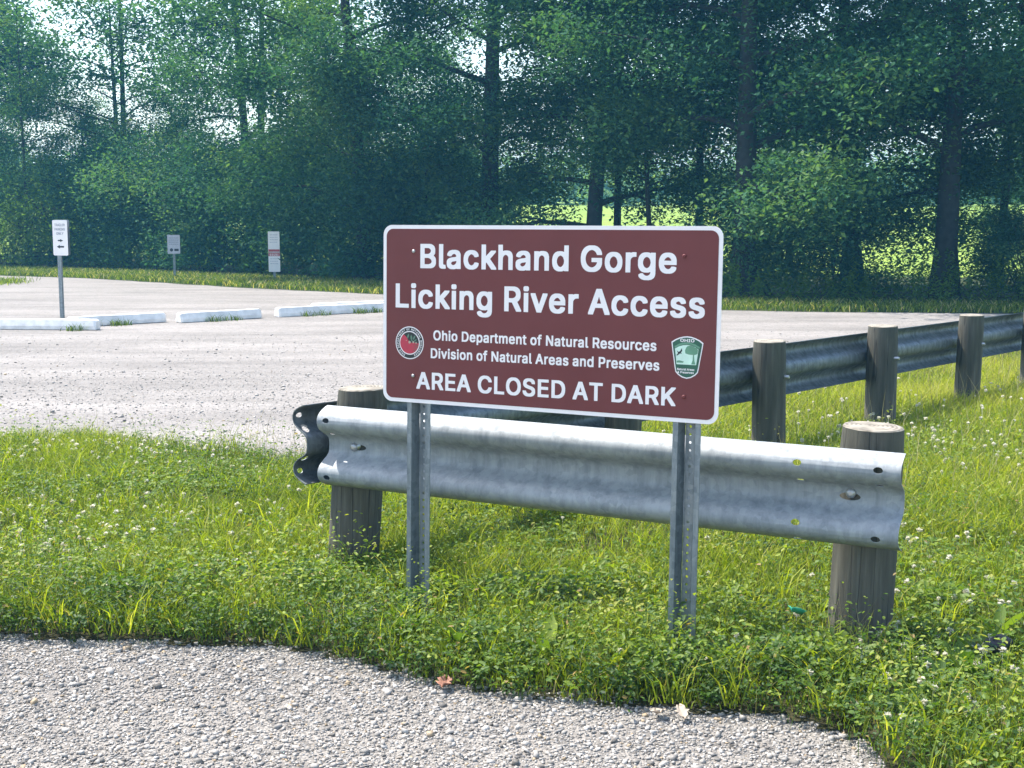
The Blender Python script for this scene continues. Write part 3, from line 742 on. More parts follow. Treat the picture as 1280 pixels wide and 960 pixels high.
u27 = Vector((math.cos(YAW), -math.sin(YAW), 0))
fr = thing('guard_rail', 'short bright galvanised guard rail on two round posts directly behind the brown sign', 'guard rail', (-0.606, 5.0, 0), (0, 0, -0.464))
sl_ = []
for xe in (0.04, 2.105):
    for z in (0.108, -0.112): sl_.append((xe, z, 0.015, 0.010))
    sl_.append((xe, 0.052, 0.013, 0.0035))
for xe in (1.85,):
    for z in (0.110, -0.085): sl_.append((xe, z, 0.014, 0.010))
    sl_.append((xe, 0.045, 0.013, 0.0035)); sl_.append((xe, -0.145, 0.013, 0.006))
sl_ += [(0.135, 0, 0.034, 0.012), (2.005, 0, 0.034, 0.013)]
bo = beam_mesh(2.175, sl_)
bo.parent = fr; bo.location = (-0.115, 0, 0.530); bo.rotation_euler = (0, R(0.35), 0)
for bx_ in (0.0, 1.893):
    b_ = MB(); b_.tube([(bx_, 0.02, 0.53), (bx_, -0.004, 0.53), (bx_, -0.010, 0.53), (bx_, -0.013, 0.53)], [0.017, 0.017, 0.014, 0.006], 14)
    b_.build('bolt', M['bolt'], fr)
wood_post(fr, -0.090, 0.108, 0.742, 0.098, (0.085, 0.0), 1, 0.02)
wood_post(fr, 1.908, 0.108, 0.730, 0.101, (0.035, 0.0), 2, -0.03)

rr_ang = math.atan2(RD.y, RD.x)
rear = thing('guard_rail', 'long dull guard rail seen from behind running away along the gravel lot edge', 'guard rail', (RS.x, RS.y, 0), (0, 0, rr_ang))
# its ridges face the lot (+y of its own frame): build the beam, then turn it end for end
RL = 13.0
rb = beam_mesh(RL, [(RL - xe, z, 0.015, 0.010) for xe in (0.03, 0.24) for z in (0.108, 0.055, -0.06, -0.112)] + [(RL - t, 0, 0.034, 0.012) for t in (0.15,)])
rb.data.materials.clear(); rb.data.materials.append(M['galv_dark'])
rb.parent = rear
dz = 0.0088
rb.rotation_euler = (0, math.atan(-dz) * -1 * -1, math.pi)
rb.location = (RL - 0.05, 0, 0.532 - dz * RL)
for i, t in enumerate((1.86, 3.316, 4.772, 6.23, 7.60, 9.15, 10.6, 12.1)):
    wood_post(rear, t, -0.108, 0.722 - 0.006 * t, 0.094 + 0.004 * ((i * 7) % 3 - 1), ((0.02, -0.03, 0.035, 0.0, 0.02, -0.01, 0.01, 0)[i], 0.02 * ((i % 3) - 1)), 10 + i, 0.02)
    b_ = MB(); zc = 0.532 - dz * t
    b_.tube([(t, -0.19, zc), (t, -0.222, zc), (t, -0.228, zc)], [0.012, 0.012, 0.008], 8); b_.build('bolt', M['bolt'], rear)
    b_ = MB(); b_.tube([(t, 0.0, zc), (t, 0.012, zc)], [0.016, 0.008], 8); b_.build('bolt', M['bolt'], rear)

# ------------------------------------------------------------------ small signs across the lot
def small_post(parent, z1, w=0.05):
    p = MB(); p.box(-w / 2, w / 2, 0.003, 0.005, -0.2, z1); p.box(-w / 2, -w / 2 + 0.004, 0.005, 0.03, -0.2, z1); p.box(w / 2 - 0.004, w / 2, 0.005, 0.03, -0.2, z1)
    p.build('post', M['galv_post'], parent)

def arrow(mb, x0, x1, z, hw, y):
    d = 1 if x1 > x0 else -1; hl = 0.05 * d
    k = (0, 1, 2, 3, 4, 5, 6)
    mb.add([(x0, y, z - hw * .45), (x1 - hl, y, z - hw * .45), (x1 - hl, y, z - hw), (x1, y, z), (x1 - hl, y, z + hw), (x1 - hl, y, z + hw * .45), (x0, y, z + hw * .45)], [k if d > 0 else k[::-1]])

ps = thing('parking_sign', 'white trailer parking sign with two black arrows on a thin steel post', 'sign', (-5.88 * K, 17.2 * K, 0), (0, 0, R(-24)))
p = MB(); p.prism(rect_pts(0.245, 0.455, 0.018, 4, 0.035, 1.04), 0.0, 0.003); p.build('panel', M['white'], ps)
for w, z in (('TRAILER', 1.19), ('PARKING', 1.135), ('ONLY', 1.08)):
    hw = 0.085 if w != 'ONLY' else 0.06
    text_line('lettering', w, 0.035 - hw, 0.035 + hw, z, 0.032, M['grey_ink'], ps, -0.002)
for aa in ((-0.005, 0.085, 1.005, 0.018), (0.095, -0.025, 0.925, 0.024)):
    p = MB(); arrow(p, *aa, -0.002); p.build('arrow', M['ink'], ps)
small_post(ps, 1.2, 0.055)
p = MB(); p.prism(rect_pts(0.245, 0.455, 0.018, 4, 0.0, 1.045), 0.075, 0.078); p.box(-0.02, 0.02, 0.031, 0.074, 0.9, 1.2)
p.build('rear_panel', M['galv_post'], ps)

ms_ = thing('notice_sign', 'small faded grey notice sign on a thin post at the grass edge', 'sign', (-7.24 * K, 28.4 * K, 0), (0, 0, R(12)))
p = MB(); p.prism(rect_pts(0.262, 0.40, 0.015, 4, 0, 0.72), 0.0, 0.003); p.build('panel', M['faded_sign'], ms_)
for k in range(4):
    p = MB(); dash_lines(p, -0.10, 0.10, 0.845 - 0.045 * k, 0.018, k, -0.002); p.build('text_line', M['grey_ink'], ms_)
p = MB(); disc(p, -0.05, 0.60, 0.035, -0.002, 16); p.add([(0.01, -0.002, 0.575), (0.10, -0.002, 0.575), (0.10, -0.002, 0.625), (0.01, -0.002, 0.625)], [(0, 1, 2, 3)]); p.build('dark_marks', M['ink'], ms_)
small_post(ms_, 0.85)

ts = thing('warning_sign', 'tall narrow white sign pair with a dark red warning band on a thin post', 'sign', (-4.90 * K, 27.3 * K, 0), (0, 0, R(6)))
p = MB(); p.prism(rect_pts(0.235, 0.42, 0.012, 4, 0, 0.795), 0.0, 0.003); p.build('upper_panel', M['white'], ts)
p = MB(); p.prism(rect_pts(0.235, 0.40, 0.012, 4, 0.003, 0.378), 0.0, 0.003); p.build('lower_panel', M['white'], ts)
p = MB(); p.add([(-0.112, -0.002, 0.50), (0.116, -0.002, 0.50), (0.116, -0.002, 0.572), (-0.112, -0.002, 0.572)], [(0, 1, 2, 3)])
p.add([(-0.112, -0.002, 0.592), (0.114, -0.002, 0.592), (0.114, -0.002, 0.64), (-0.112, -0.002, 0.64)], [(0, 1, 2, 3)]); p.build('red_band', M['stripe_red'], ts)
p = MB(); dash_lines(p, -0.09, 0.09, 0.535, 0.014, 9, -0.003); dash_lines(p, -0.09, 0.09, 0.51, 0.010, 10, -0.003); p.build('band_lines', M['white'], ts)
for k in range(7):
    p = MB(); dash_lines(p, -0.08, 0.08, 0.44 - 0.05 * k if k < 3 else 1.08 - 0.05 * k, 0.012, 20 + k, -0.002); p.build('text_line', M['faded_sign'], ts)
small_post(ts, 0.98)
for o in (ps, ms_, ts): o.scale = (K, K, K)

# ------------------------------------------------------------------ wheel stops
def wheel_stop(a, b, label, seed):
    a = Vector((*a, 0)) * K; b = Vector((*b, 0)) * K; L = (b - a).length; ang = math.atan2(b.y - a.y, b.x - a.x)
    o = MB(); h, w, tw, ch = 0.130, 0.17, 0.11, 0.03
    prof = [(-w / 2, 0.0), (w / 2, 0.0), (w / 2, 0.05), (tw / 2, h), (-tw / 2, h), (-w / 2, 0.05)]
    rr = random.Random(seed)
    xs = [0, ch, L * .3, L * .6, L - ch, L]; sc = [0.86, 1, 1, 1, 1, 0.86]
    vs = [(x, y * s + rr.uniform(-.003, .003), z * (s if z > .06 else 1) + rr.uniform(-.003, .003) + 0.003) for x, s in zip(xs, sc) for y, z in prof]
    fs2 = [(i * 6 + j, i * 6 + (j + 1) % 6, (i + 1) * 6 + (j + 1) % 6, (i + 1) * 6 + j) for i in range(5) for j in range(6)]
    fs2 = [tuple(reversed(f_)) for f_ in fs2] + [tuple(range(6)), tuple(reversed(range(30, 36)))]
    o.add(vs, fs2)
    ob = o.build('wheel_stop', M['block'])
    bm = bmesh.new(); bm.from_mesh(ob.data); bmesh.ops.recalc_face_normals(bm, faces=bm.faces[:]); bm.to_mesh(ob.data); bm.free()
    md = ob.modifiers.new('bevel', 'BEVEL'); md.width = 0.008; md.segments = 2
    ob.location = a; ob.rotation_euler = (0, 0, ang)
    tag(ob, label, 'wheel stop', 'white concrete wheel stops in the gravel lot')
wheel_stop((-6.75, 15.55), (-4.83, 15.37), 'white wheel stop in front of the trailer parking sign, nearest of the row', 1)
wheel_stop((-5.30, 15.72), (-4.37, 16.55), 'white wheel stop angled behind the right end of the nearest one', 2)
wheel_stop((-4.16, 16.42), (-3.30, 17.20), 'white wheel stop standing clear with a gap at both ends', 3)
wheel_stop((-3.10, 17.36), (-1.75, 18.45), 'white wheel stop with weeds at its foot, left of the brown sign', 4)
wheel_stop((-2.75, 18.15), (-1.2, 19.35), 'white wheel stop half hidden behind the weedy one', 5)

# ------------------------------------------------------------------ vegetation stuff: grass, clover, weeds, flowers
def rot2(a): return np.cos(a), np.sin(a)

def blades(P, z, h, w, lean, rng, tint):
    n = len(P); a = rng.random(n) * 2 * np.pi; c, s = rot2(a)
    la = rng.random(n) * 2 * np.pi; lx, ly = np.cos(la) * lean * h, np.sin(la) * lean * h
    V = np.zeros((n, 5, 3))
    for k, (hh, ww, ll) in enumerate(((0, 1, 0), (0, -1, 0), (0.55, 0.75, 0.32), (0.55, -0.75, 0.32), (1, 0, 1.0))):
        V[:, k, 0] = P[:, 0] + c * w * ww * .5 + lx * ll
        V[:, k, 1] = P[:, 1] + s * w * ww * .5 + ly * ll
        V[:, k, 2] = z + h * hh * (1 - 0.25 * lean * ll)
    b = (np.arange(n) * 5)[:, None]
    F = np.concatenate([b + [0, 1, 3], b + [0, 3, 2], b + [2, 3, 4]], 0)
    return V.reshape(-1, 3), F, np.repeat(tint, 5)

def leaves(C, size, asp, tilt, rng, tint, fold=0.18, az=None):
    """folded hexagonal leaves centred on C; tilt = spread of the normal away from straight up"""
    n = len(C); a = rng.random(n) * 2 * np.pi if az is None else az
    d = np.stack([np.cos(a), np.sin(a), rng.normal(0, tilt, n)], 1); d /= np.linalg.norm(d, axis=1)[:, None]
    nz = np.stack([rng.normal(0, tilt, n), rng.normal(0, tilt, n), np.ones(n)], 1)
    s = np.cross(nz, d); s /= np.linalg.norm(s, axis=1)[:, None]
    u = np.cross(d, s)
    L = size[:, None]; wd = L * asp
    T = [(-.5, 0, 0), (-.2, .42, fold), (.2, .40, fold), (.5, 0, -.04), (.2, -.40, fold), (-.2, -.42, fold)]
    V = np.stack([C + d * (L * p) + s * (wd * q) + u * (L * r_ * asp) for p, q, r_ in T], 1)
    b = (np.arange(n) * 6)[:, None]
    F = np.concatenate([b + [0, 3, 2, 1], b + [0, 5, 4, 3]], 0)
    return V.reshape(-1, 3), F, np.repeat(tint, 6)

def join(parts):
    V, F, T, o = [], [], [], 0
    for v, f, t in parts:
        V.append(v); F.append(f + o); T.append(t); o += len(v)
    return np.concatenate(V), np.concatenate(F), np.concatenate(T)

rng = np.random.default_rng(11)
VIEW = [(-2.6, 3.6), (-3.6, 8.2), (-0.6, 8.2), (4.5, 12), (7.5, 17), (12, 17), (6, 8), (2.2, 2.4), (0.6, 2.4)]
NEAR = [(-2.9, 3.5), (-3.9, 8.4), (4.6, 8.4), (2.6, 2.6), (0.7, 2.6)]
OUT = VERGE
def weight_front(P):
    """0..1 closeness to the ragged front edge"""
    return np.clip(1 - dist_poly(P, FRONT) / 0.75, 0, 1)

def build_grass():
    parts = []
    # near lawn
    P = sample(NEAR, 7500, rng); P = P[in_poly(P, VERGE)]
    n1 = vnoise(P, 0.35, 21); n2 = vnoise(P, 1.3, 22); wf = weight_front(P)
    keep = rng.random(len(P)) < 0.35 + 0.65 * n1 * (1 - 0.55 * wf)
    P, n1, n2, wf = P[keep], n1[keep], n2[keep], wf[keep]
    h = (0.035 + 0.065 * rng.random(len(P)) + 0.10 * n1 * n2) * (1 - .15 * wf)
    edge = np.clip(dist_poly(P, FRONT) / 0.06, 0.35, 1)
    for fx, fy in ((-0.64, 5.02), (1.14, 4.22), (-0.34, 4.5), (0.535, 4.07)):
        edge = edge * np.clip(0.45 + np.hypot(P[:, 0] - fx, P[:, 1] - fy + .12) / 0.5, .45, 1)
    t = np.clip(0.44 + 0.45 * (n2 - 0.5) + rng.normal(0, .20, len(P)) - 0.16 * wf, 0, 0.88)
    t = np.where(rng.random(len(P)) < 0.035, 0.97, t)
    parts.append(blades(P, verge_z(P) - 0.005, h * edge, 0.0026 + 0.003 * rng.random(len(P)), 0.3 + 0.6 * rng.random(len(P)), rng, t))
    # longer arching tufts
    C = sample(NEAR, 16, rng); C = C[in_poly(C, VERGE)]
    P = np.repeat(C, 16, 0) + rng.normal(0, 0.025, (len(C) * 16, 2))
    P = P[in_poly(P, VERGE)]
    parts.append(blades(P, verge_z(P), 0.10 + 0.12 * rng.random(len(P)), np.full(len(P), 0.0055), 0.4 + 0.5 * rng.random(len(P)), rng, np.clip(0.5 + rng.normal(0, .16, len(P)), 0, 0.9)))
    # the field behind and to the side, longer
    FAR = [(-0.9, 7.0), (1.3, 9.6), (7.0, 18), (16, 18), (9, 9), (4.2, 3.2), (1.5, 2.6), (2.6, 5)]
    P = sample(FAR, 2600, rng); P = P[in_poly(P, VERGE)]
    n2 = vnoise(P, 1.1, 23); n1 = vnoise(P, 0.4, 29)
    h = 0.07 + 0.09 * rng.random(len(P)) + 0.10 * n2 * n1
    t = np.clip(0.56 + 0.45 * (n2 - 0.5) + rng.normal(0, .2, len(P)), 0, 0.88)
    t = np.where(rng.random(len(P)) < 0.06, 0.98, t)
    parts.append(blades(P, verge_z(P) - 0.005, h, 0.0045 + 0.004 * rng.random(len(P)), 0.3 + 0.6 * rng.random(len(P)), rng, t))
    # the rest of the verge, out of the picture
    P = sample(OUT, 260, rng); P = P[~in_poly(P, NEAR)]
    parts.append(blades(P, verge_z(P), 0.08 + 0.1 * rng.random(len(P)), np.full(len(P), 0.012), 0.5 + 0.4 * rng.random(len(P)), rng, np.clip(0.5 + rng.normal(0, .18, len(P)), 0, 1)))
    # hugging the timber posts and channel posts
    V, F, T = join(parts)
    tag(mesh_np('grass', V, F, T, M['grass']), 'short yellow green grass covering the verge around the sign and rails', 'grass', kind='stuff')

    # seed stalks and straw
    P = sample(FAR, 45, rng); P = P[in_poly(P, VERGE)]
    Q = sample(NEAR, 14, rng); Q = Q[in_poly(Q, VERGE)]
    B = np.column_stack([rng.uniform(-1.9, -0.9, 420), rng.uniform(6.4, 8.4, 420)])
    E = np.column_stack([rng.normal(1.03, 0.07, 26), rng.normal(3.95, .06, 26)])
    parts = [blades(P, 0.0, 0.22 + 0.2 * rng.random(len(P)), np.full(len(P), 0.0035), 0.15 + .3 * rng.random(len(P)), rng, rng.random(len(P))),
             blades(Q, 0.0, 0.12 + 0.14 * rng.random(len(Q)), np.full(len(Q), 0.002), 0.15 + .35 * rng.random(len(Q)), rng, rng.random(len(Q))),
             blades(B, 0.0, 0.04 + 0.22 * rng.random(len(B)) ** 2.5, np.full(len(B), 0.0028), 0.2 + .8 * rng.random(len(B)), rng, rng.random(len(B))),
             blades(E, 0.0, 0.15 + 0.14 * rng.random(len(E)), np.full(len(E), 0.0022), 0.1 + .4 * rng.random(len(E)), rng, rng.random(len(E)))]
    G = np.column_stack([rng.uniform(-3.2, -1, 60), rng.uniform(7.2, 7.9, 60)])
    parts.append(blades(G, 0.0, 0.15 + 0.25 * rng.random(len(G)), np.full(len(G), 0.0022), 0.1 + .3 * rng.random(len(G)), rng, rng.random(len(G)) * .6))
    V, F, T = join(parts)
    tag(mesh_np('dry_grass', V, F, T, M['straw']), 'thin dry stalks and straw standing in the verge and gravel edge', 'dry grass', kind='stuff')
build_grass()

def build_clover():
    P = sample(NEAR, 1500, rng); P = P[in_poly(P, VERGE)]
    n1 = vnoise(P, 0.5, 31); wf = weight_front(P)
    P = P[rng.random(len(P)) < np.clip(0.12 + 1.5 * (n1 - 0.35), 0, 1)]
    n1 = vnoise(P, 0.5, 31)
    k = len(P); z = verge_z(P) + 0.025 + 0.05 * rng.random(k)
    sz = 0.011 + 0.008 * rng.random(k); a0 = rng.random(k) * 6.28
    t0 = np.clip(0.45 + 0.25 * (n1 - .5) + rng.normal(0, .18, k), 0, 1)
    parts = []
    for j in range(3):
        a = a0 + j * 2.094
        C = np.column_stack([P[:, 0] + np.cos(a) * sz * .55, P[:, 1] + np.sin(a) * sz * .55, z])
        parts.append(leaves(C, sz, 0.95, 0.28, rng, t0, 0.12, a))
    V, F, T = join(parts)
    tag(mesh_np('clover', V, F, T, M['clover']), 'low clover leaves spread through the grass of the verge', 'clover', kind='stuff')
    # white flower heads
    pts = []
    def patch(cx, cy, sx, sy, n):
        q = np.column_stack([rng.normal(cx, sx, n), rng.normal(cy, sy, n)]); pts.append(q[in_poly(q, VERGE) & (dist_poly(q, FRONT) > .09)])
    patch(-1.85, 5.4, .45, .5, 150); patch(-2.4, 7.5, .55, .28, 190); patch(-1.5, 6.2, .6, .6, 36); patch(-0.9, 5.0, .4, .4, 8)
    patch(1.5, 3.75, .22, .30, 50); patch(1.75, 4.6, .4, .5, 70); patch(1.2, 3.5, .2, .2, 30); patch(2.2, 6.3, .7, .9, 70); patch(0.75, 3.75, .3, .18, 14)
    patch(3.4, 8.0, .9, 1.0, 130); patch(2.2, 8.0, .4, .6, 60); patch(4.6, 9.6, .8, .8, 60)
    Q = np.concatenate(pts); V, F, o = [], [], 0
    for x, y in Q:
        r = rng.uniform(.008, .0145); z = 0.065 + 0.05 * rng.random() + (0.04 if y > 6.5 and x > 0 else 0)
        c = np.array((x, y, z)); m = 30
        d = rng.normal(0, 1, (m, 3)); d[:, 2] = d[:, 2] * .8 + .25; d /= np.linalg.norm(d, axis=1)[:, None]
        for i in range(m):
            sd_ = np.cross(d[i], (0.3, 0.5, 0.8)); sd_ /= np.linalg.norm(sd_); L = r * rng.uniform(.8, 1.15); w = r * .42
            V += [c, c + d[i] * L * .6 + sd_ * w, c + d[i] * L, c + d[i] * L * .6 - sd_ * w]; F.append((o, o + 1, o + 2, o + 3)); o += 4
        w = 0.0006
        V += [(x - w, y, 0.0), (x + w, y, 0.0), (x + w, y, z), (x - w, y, z)]; F.append((o, o + 1, o + 2, o + 3)); o += 4
    V = np.array([tuple(p) for p in V]); F = np.array(F)
    ob = mesh_np('clover_flowers', V, F, None, M['petal'])
    tag(ob, 'white round clover flower heads dotted over the grass', 'flowers', kind='stuff')
build_clover()

def build_weeds():
    """leafy ground weeds: thick along the ragged front edge, clumps elsewhere"""
    parts = []
    # stems with many small leaves along the front edge
    C = sample(NEAR, 420, rng); C = C[in_poly(C, VERGE)]
    d = dist_poly(C, FRONT)
    C = C[rng.random(len(C)) < np.clip(1.05 - d / 0.85, 0.16, 1)]
    d = dist_poly(C, FRONT)
    m = 26
    h = (0.05 + 0.23 * rng.random(len(C)) ** 1.5) * (0.6 + 0.8 * vnoise(C, 0.35, 52)) * np.clip(0.4 + d / 0.15, 0.4, 1)
    Q = np.repeat(C, m, 0); hh = np.repeat(h, m) * rng.random(len(Q)) ** 0.7
    spread = np.repeat(0.02 + 0.45 * h, m)
    Q = Q + rng.normal(0, 1, (len(Q), 2)) * spread[:, None] * 0.55
    lsz = np.repeat(rng.uniform(.008, .021, len(C)), m) * rng.uniform(.8, 1.25, len(Q))
    P3 = np.repeat(C, 5, 0) + rng.normal(0, .012, (len(C) * 5, 2))
    stalks = blades(P3, 0.0, np.repeat(h, 5) * rng.uniform(.5, 1.0, len(P3)), np.full(len(P3), .0022), rng.uniform(.1, .5, len(P3)), rng, np.full(len(P3), .35))
    ct = np.repeat(np.clip(rng.normal(0.34, .16, len(C)) + .5 * (vnoise(C, .3, 61) - .45), 0, .85), m)
    over = in_poly(Q, VERGE) | (dist_poly(Q, FRONT) < 0.035)
    Q, hh, ct, lsz = Q[over], hh[over], ct[over], lsz[over]
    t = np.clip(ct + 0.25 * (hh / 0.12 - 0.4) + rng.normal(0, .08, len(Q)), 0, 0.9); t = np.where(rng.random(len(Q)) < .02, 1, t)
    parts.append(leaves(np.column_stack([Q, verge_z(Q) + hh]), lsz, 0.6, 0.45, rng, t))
    # broad rosettes (dock, plantain, dandelion)
    C = sample(NEAR, 11, rng); C = C[in_poly(C, VERGE)]
    d = dist_poly(C, FRONT); keep = rng.random(len(C)) < np.clip(1.1 - d / 1.6, 0.12, 1) ; C = C[keep & (d > .05)]
    more = np.array([(0.10, 3.72), (0.28, 3.62), (0.36, 3.66), (-0.15, 3.80), (-0.35, 3.95), (1.28, 3.60), (1.18, 3.52), (1.38, 3.75), (1.05, 3.30), (0.95, 3.62), (1.5, 3.95), (0.72, 3.62), (0.82, 3.7)]) * K
    C = np.concatenate([C, more])
    m = 9; Q = np.repeat(C, m, 0); a = rng.random(len(Q)) * 6.28; L = np.repeat(np.where(np.arange(len(C)) >= len(C) - len(more), 0.10, 0.05) + 0.05 * rng.random(len(C)), m) * rng.uniform(.7, 1.15, len(Q))
    el = rng.uniform(0.2, 1.1, len(Q))
    ctr = np.column_stack([Q[:, 0] + np.cos(a) * L * .5 * np.cos(el), Q[:, 1] + np.sin(a) * L * .5 * np.cos(el), 0.03 + L * .5 * np.sin(el)])
    # rosette leaves pitch upward along their axis
    n = len(Q); dd = np.column_stack([np.cos(a) * np.cos(el), np.sin(a) * np.cos(el), np.sin(el)])
    ss = np.column_stack([-np.sin(a), np.cos(a), np.zeros(n)]); uu = np.cross(dd, ss)
    asp = 0.36; T = [(-.5, 0, 0), (-.15, .40, .16), (.22, .42, .12), (.5, 0, -.12), (.22, -.42, .12), (-.15, -.40, .16)]
    V = np.stack([ctr + dd * (L[:, None] * p) + ss * (L[:, None] * asp * q) + uu * (L[:, None] * r_ * .5) for p, q, r_ in T], 1).reshape(-1, 3)
    b = (np.arange(n) * 6)[:, None]
    F = np.concatenate([b + [0, 3, 2, 1], b + [0, 5, 4, 3]], 0)
    ct = np.repeat(np.clip(rng.normal(0.66, .16, len(C)), 0.1, .9), m)
    parts.append((V, F, np.repeat(np.clip(ct + rng.normal(0, .07, n), 0, .92), 6)))
    # taller leafy clumps round the post feet
    for (x, y, r, h, k) in ((-0.66, 4.70, .08, .09, 110), (-0.80, 4.75, .12, .10, 180), (-0.35, 4.35, .08, .12, 130), (-0.25, 4.6, .1, .11, 160), (0.0, 4.55, .14, .13, 260), (0.22, 4.6, .14, .12, 260), (0.35, 4.75, .14, .12, 220), (0.05, 4.25, .2, .10, 260), (1.38, 4.15, .10, .12, 200), (1.24, 3.9, .1, .08, 160),
                            (1.0, 3.98, .05, .06, 50), (-1.1, 4.25, .2, .14, 260), (-1.3, 4.15, .12, .12, 200), (0.75, 3.55, .1, .12, 220), (0.9, 3.55, .08, .14, 220), (0.65, 4.15, .15, .09, 180), (-0.05, 3.75, .14, .12, 260), (0.4, 3.55, .16, .12, 300), (1.6, 4.5, .2, .1, 200)):
        if y < 4.3: x, y = x * K, y * K + .04
        q = np.column_stack([rng.normal(x, r * .6, k), rng.normal(y, r * .6, k)]); hh = h * rng.random(k) ** .6 * np.clip(1.15 - (np.hypot(*(q - [x, y]).T) / (1.9 * r)) ** 2, .12, 1)
        ks = max(6, k // 9); j = rng.choice(k, ks, replace=False)
        lq = q[j] + ([x, y] - q[j]) * .25; parts.append(blades(lq, 0.0, hh[j] + .01, np.full(ks, .0022), np.full(ks, .12), rng, np.full(ks, .35)))
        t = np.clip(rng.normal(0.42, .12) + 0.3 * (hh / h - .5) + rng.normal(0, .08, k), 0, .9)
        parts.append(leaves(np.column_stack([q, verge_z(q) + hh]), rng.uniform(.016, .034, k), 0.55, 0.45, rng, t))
    tri = [stalks] + [p for p in parts if p[1].shape[1] == 3]; parts = [p for p in parts if p[1].shape[1] == 4]
    Vs, Fs, Ts = join(tri)
    tag(mesh_np('weed_stalks', Vs, Fs, Ts, M['weed']), 'thin green stalks carrying the leaves of the verge weeds', 'weeds', kind='stuff')
    V, F, T = join(parts)
    tag(mesh_np('weeds', V, F, T, M['weed']), 'dense leafy weeds along the ragged front edge of the verge', 'weeds', kind='stuff')
build_weeds()

# ------------------------------------------------------------------ loose stones
def stones(name, P, size, z, rng, label, flat=0.55):
    base = np.array([(x, y, z) for x in (-1, 1) for y in (-1, 1) for z in (-1, 1)]) * .62
    fc = np.array([(0, 1, 3), (0, 3, 2), (4, 6, 7), (4, 7, 5), (0, 4, 5), (0, 5, 1), (2, 3, 7), (2, 7, 6), (0, 2, 6), (0, 6, 4), (1, 5, 7), (1, 7, 3)])
    n = len(P)
    V = base[None] * (1 + rng.uniform(-.6, .4, (n, 8, 3)))
    V = V * np.stack([np.ones(n), rng.uniform(.45, .95, n), rng.uniform(.25, .2 + flat, n)], 1)[:, None, :]
    # tilt then spin
    a = rng.normal(0, .5, n)[:, None]; y_, z_ = V[:, :, 1] * np.cos(a) - V[:, :, 2] * np.sin(a), V[:, :, 1] * np.sin(a) + V[:, :, 2] * np.cos(a)
    V = np.stack([V[:, :, 0], y_, z_], 2)
    a = (rng.random(n) * 6.28)[:, None]; x_, y_ = V[:, :, 0] * np.cos(a) - V[:, :, 1] * np.sin(a), V[:, :, 0] * np.sin(a) + V[:, :, 1] * np.cos(a)
    V = np.stack([x_, y_, V[:, :, 2]], 2) * (size[:, None, None] * .5)
    V += np.column_stack([P, z + size * .10])[:, None, :]
    F = (fc[None] + (np.arange(n) * 8)[:, None, None]).reshape(-1, 3)
    t = np.clip(rng.normal(.5, .24, n), 0, .95); t = np.where(rng.random(n) < .03, 1, t)
    ob = mesh_np(name, V.reshape(-1, 3), F, np.repeat(t, 8), M['stone'])
    return tag(ob, label, 'gravel', kind='stuff')

NEARG = [(-2.2, 2.4), (-2.2, 4.9), (-1.0, 4.5), (-0.4, 4.3), (0.3, 3.95), (1.05, 3.75), (1.35, 2.4)]
rng = np.random.default_rng(17)
P = sample(NEARG, 15500, rng)
ins = in_poly(P, VERGE); P = P[~ins | (dist_poly(P, FRONT) < 0.10)]
sz = np.clip(rng.lognormal(math.log(.0082), .5, len(P)), .004, .040)
stones('gravel', P, sz, 0.004, rng, 'loose crushed grey stone of the gravel shoulder in front of the verge')
LOTN = [(-4.4, 7.0), (-7.5, 15.5), (0.2, 16), (6.5, 17), (7.5, 16.4), (3.2, 10.5), (0.2, 6.6), (-0.6, 6), (-1.3, 6.3)]
P = np.concatenate([sample(LOTN, 160, rng), sample([(-4.4, 7.0), (-6, 12), (1, 12), (0.2, 7)], 420, rng)])
P = P[~in_poly(P, VERGE)]
P = P[rng.random(len(P)) < np.clip(1.2 - (P[:, 1] - 6) / 12, .25, 1)]
sz = np.clip(rng.lognormal(math.log(.011), .5, len(P)), .005, .042)
stones('gravel', P, sz, 0.0, rng, 'loose stones scattered over the gravel parking lot')

# ------------------------------------------------------------------ litter and leaves on the ground
def lump(name, loc, sx, sy, sz_, mat, seed, label, cat):
    bm = bmesh.new(); bmesh.ops.create_icosphere(bm, subdivisions=3, radius=1)
    rr = np.random.default_rng(seed); k = rr.normal(0, 1, (5, 3)); ph = rr.random(5) * 6
    for v in bm.verts:
        c = np.array(v.co); q = 1 + .09 * sum(math.sin(float(k[i] @ c) * 2 + ph[i]) for i in range(5))
        v.co = Vector((c[0] * sx * q, c[1] * sy * q, c[2] * sz_ * q))
    me = bpy.data.meshes.new(name); bm.to_mesh(me); bm.free(); me.materials.append(mat)
    ob = link(bpy.data.objects.new(name, me)); ob.location = loc; ob.rotation_euler = (0, 0, .3 * seed)
    return tag(ob, label, cat)
lump('stone', (1.43 * K, 3.76 * K, 0.075), .052, .035, .024, M['dirtstone'], 3, 'dark purple grey stone lying in the weeds right of the rail', 'stone')

def curled_leaf(name, loc, L, mat, seed, label, cat):
    rr = random.Random(seed); mb = MB(); n = 9; m = 5
    vs = []
    for i in range(n):
        t = i / (n - 1); w = L * .34 * math.sin(math.pi * (0.06 + .9 * t)) * (1 + .35 * math.sin(i * 2.3 + seed))
        for j in range(m):
            s = (j / (m - 1) - .5) * 2
            vs.append((L * (t - .5), s * w, 0.012 + abs(s) * L * .20 + L * .12 * math.sin(t * 3 + seed) + rr.uniform(-.003, .003)))
    fs2 = [(i * m + j, (i + 1) * m + j, (i + 1) * m + j + 1, i * m + j + 1) for i in range(n - 1) for j in range(m - 1)]
    mb.add(vs, fs2, True)
    ob = mb.build(name, mat); ob.location = loc; ob.rotation_euler = (0, rr.uniform(-.2, .2), rr.uniform(0, 6))
    md = ob.modifiers.new('thick', 'SOLIDIFY'); md.thickness = .0008
    return tag(ob, label, cat)
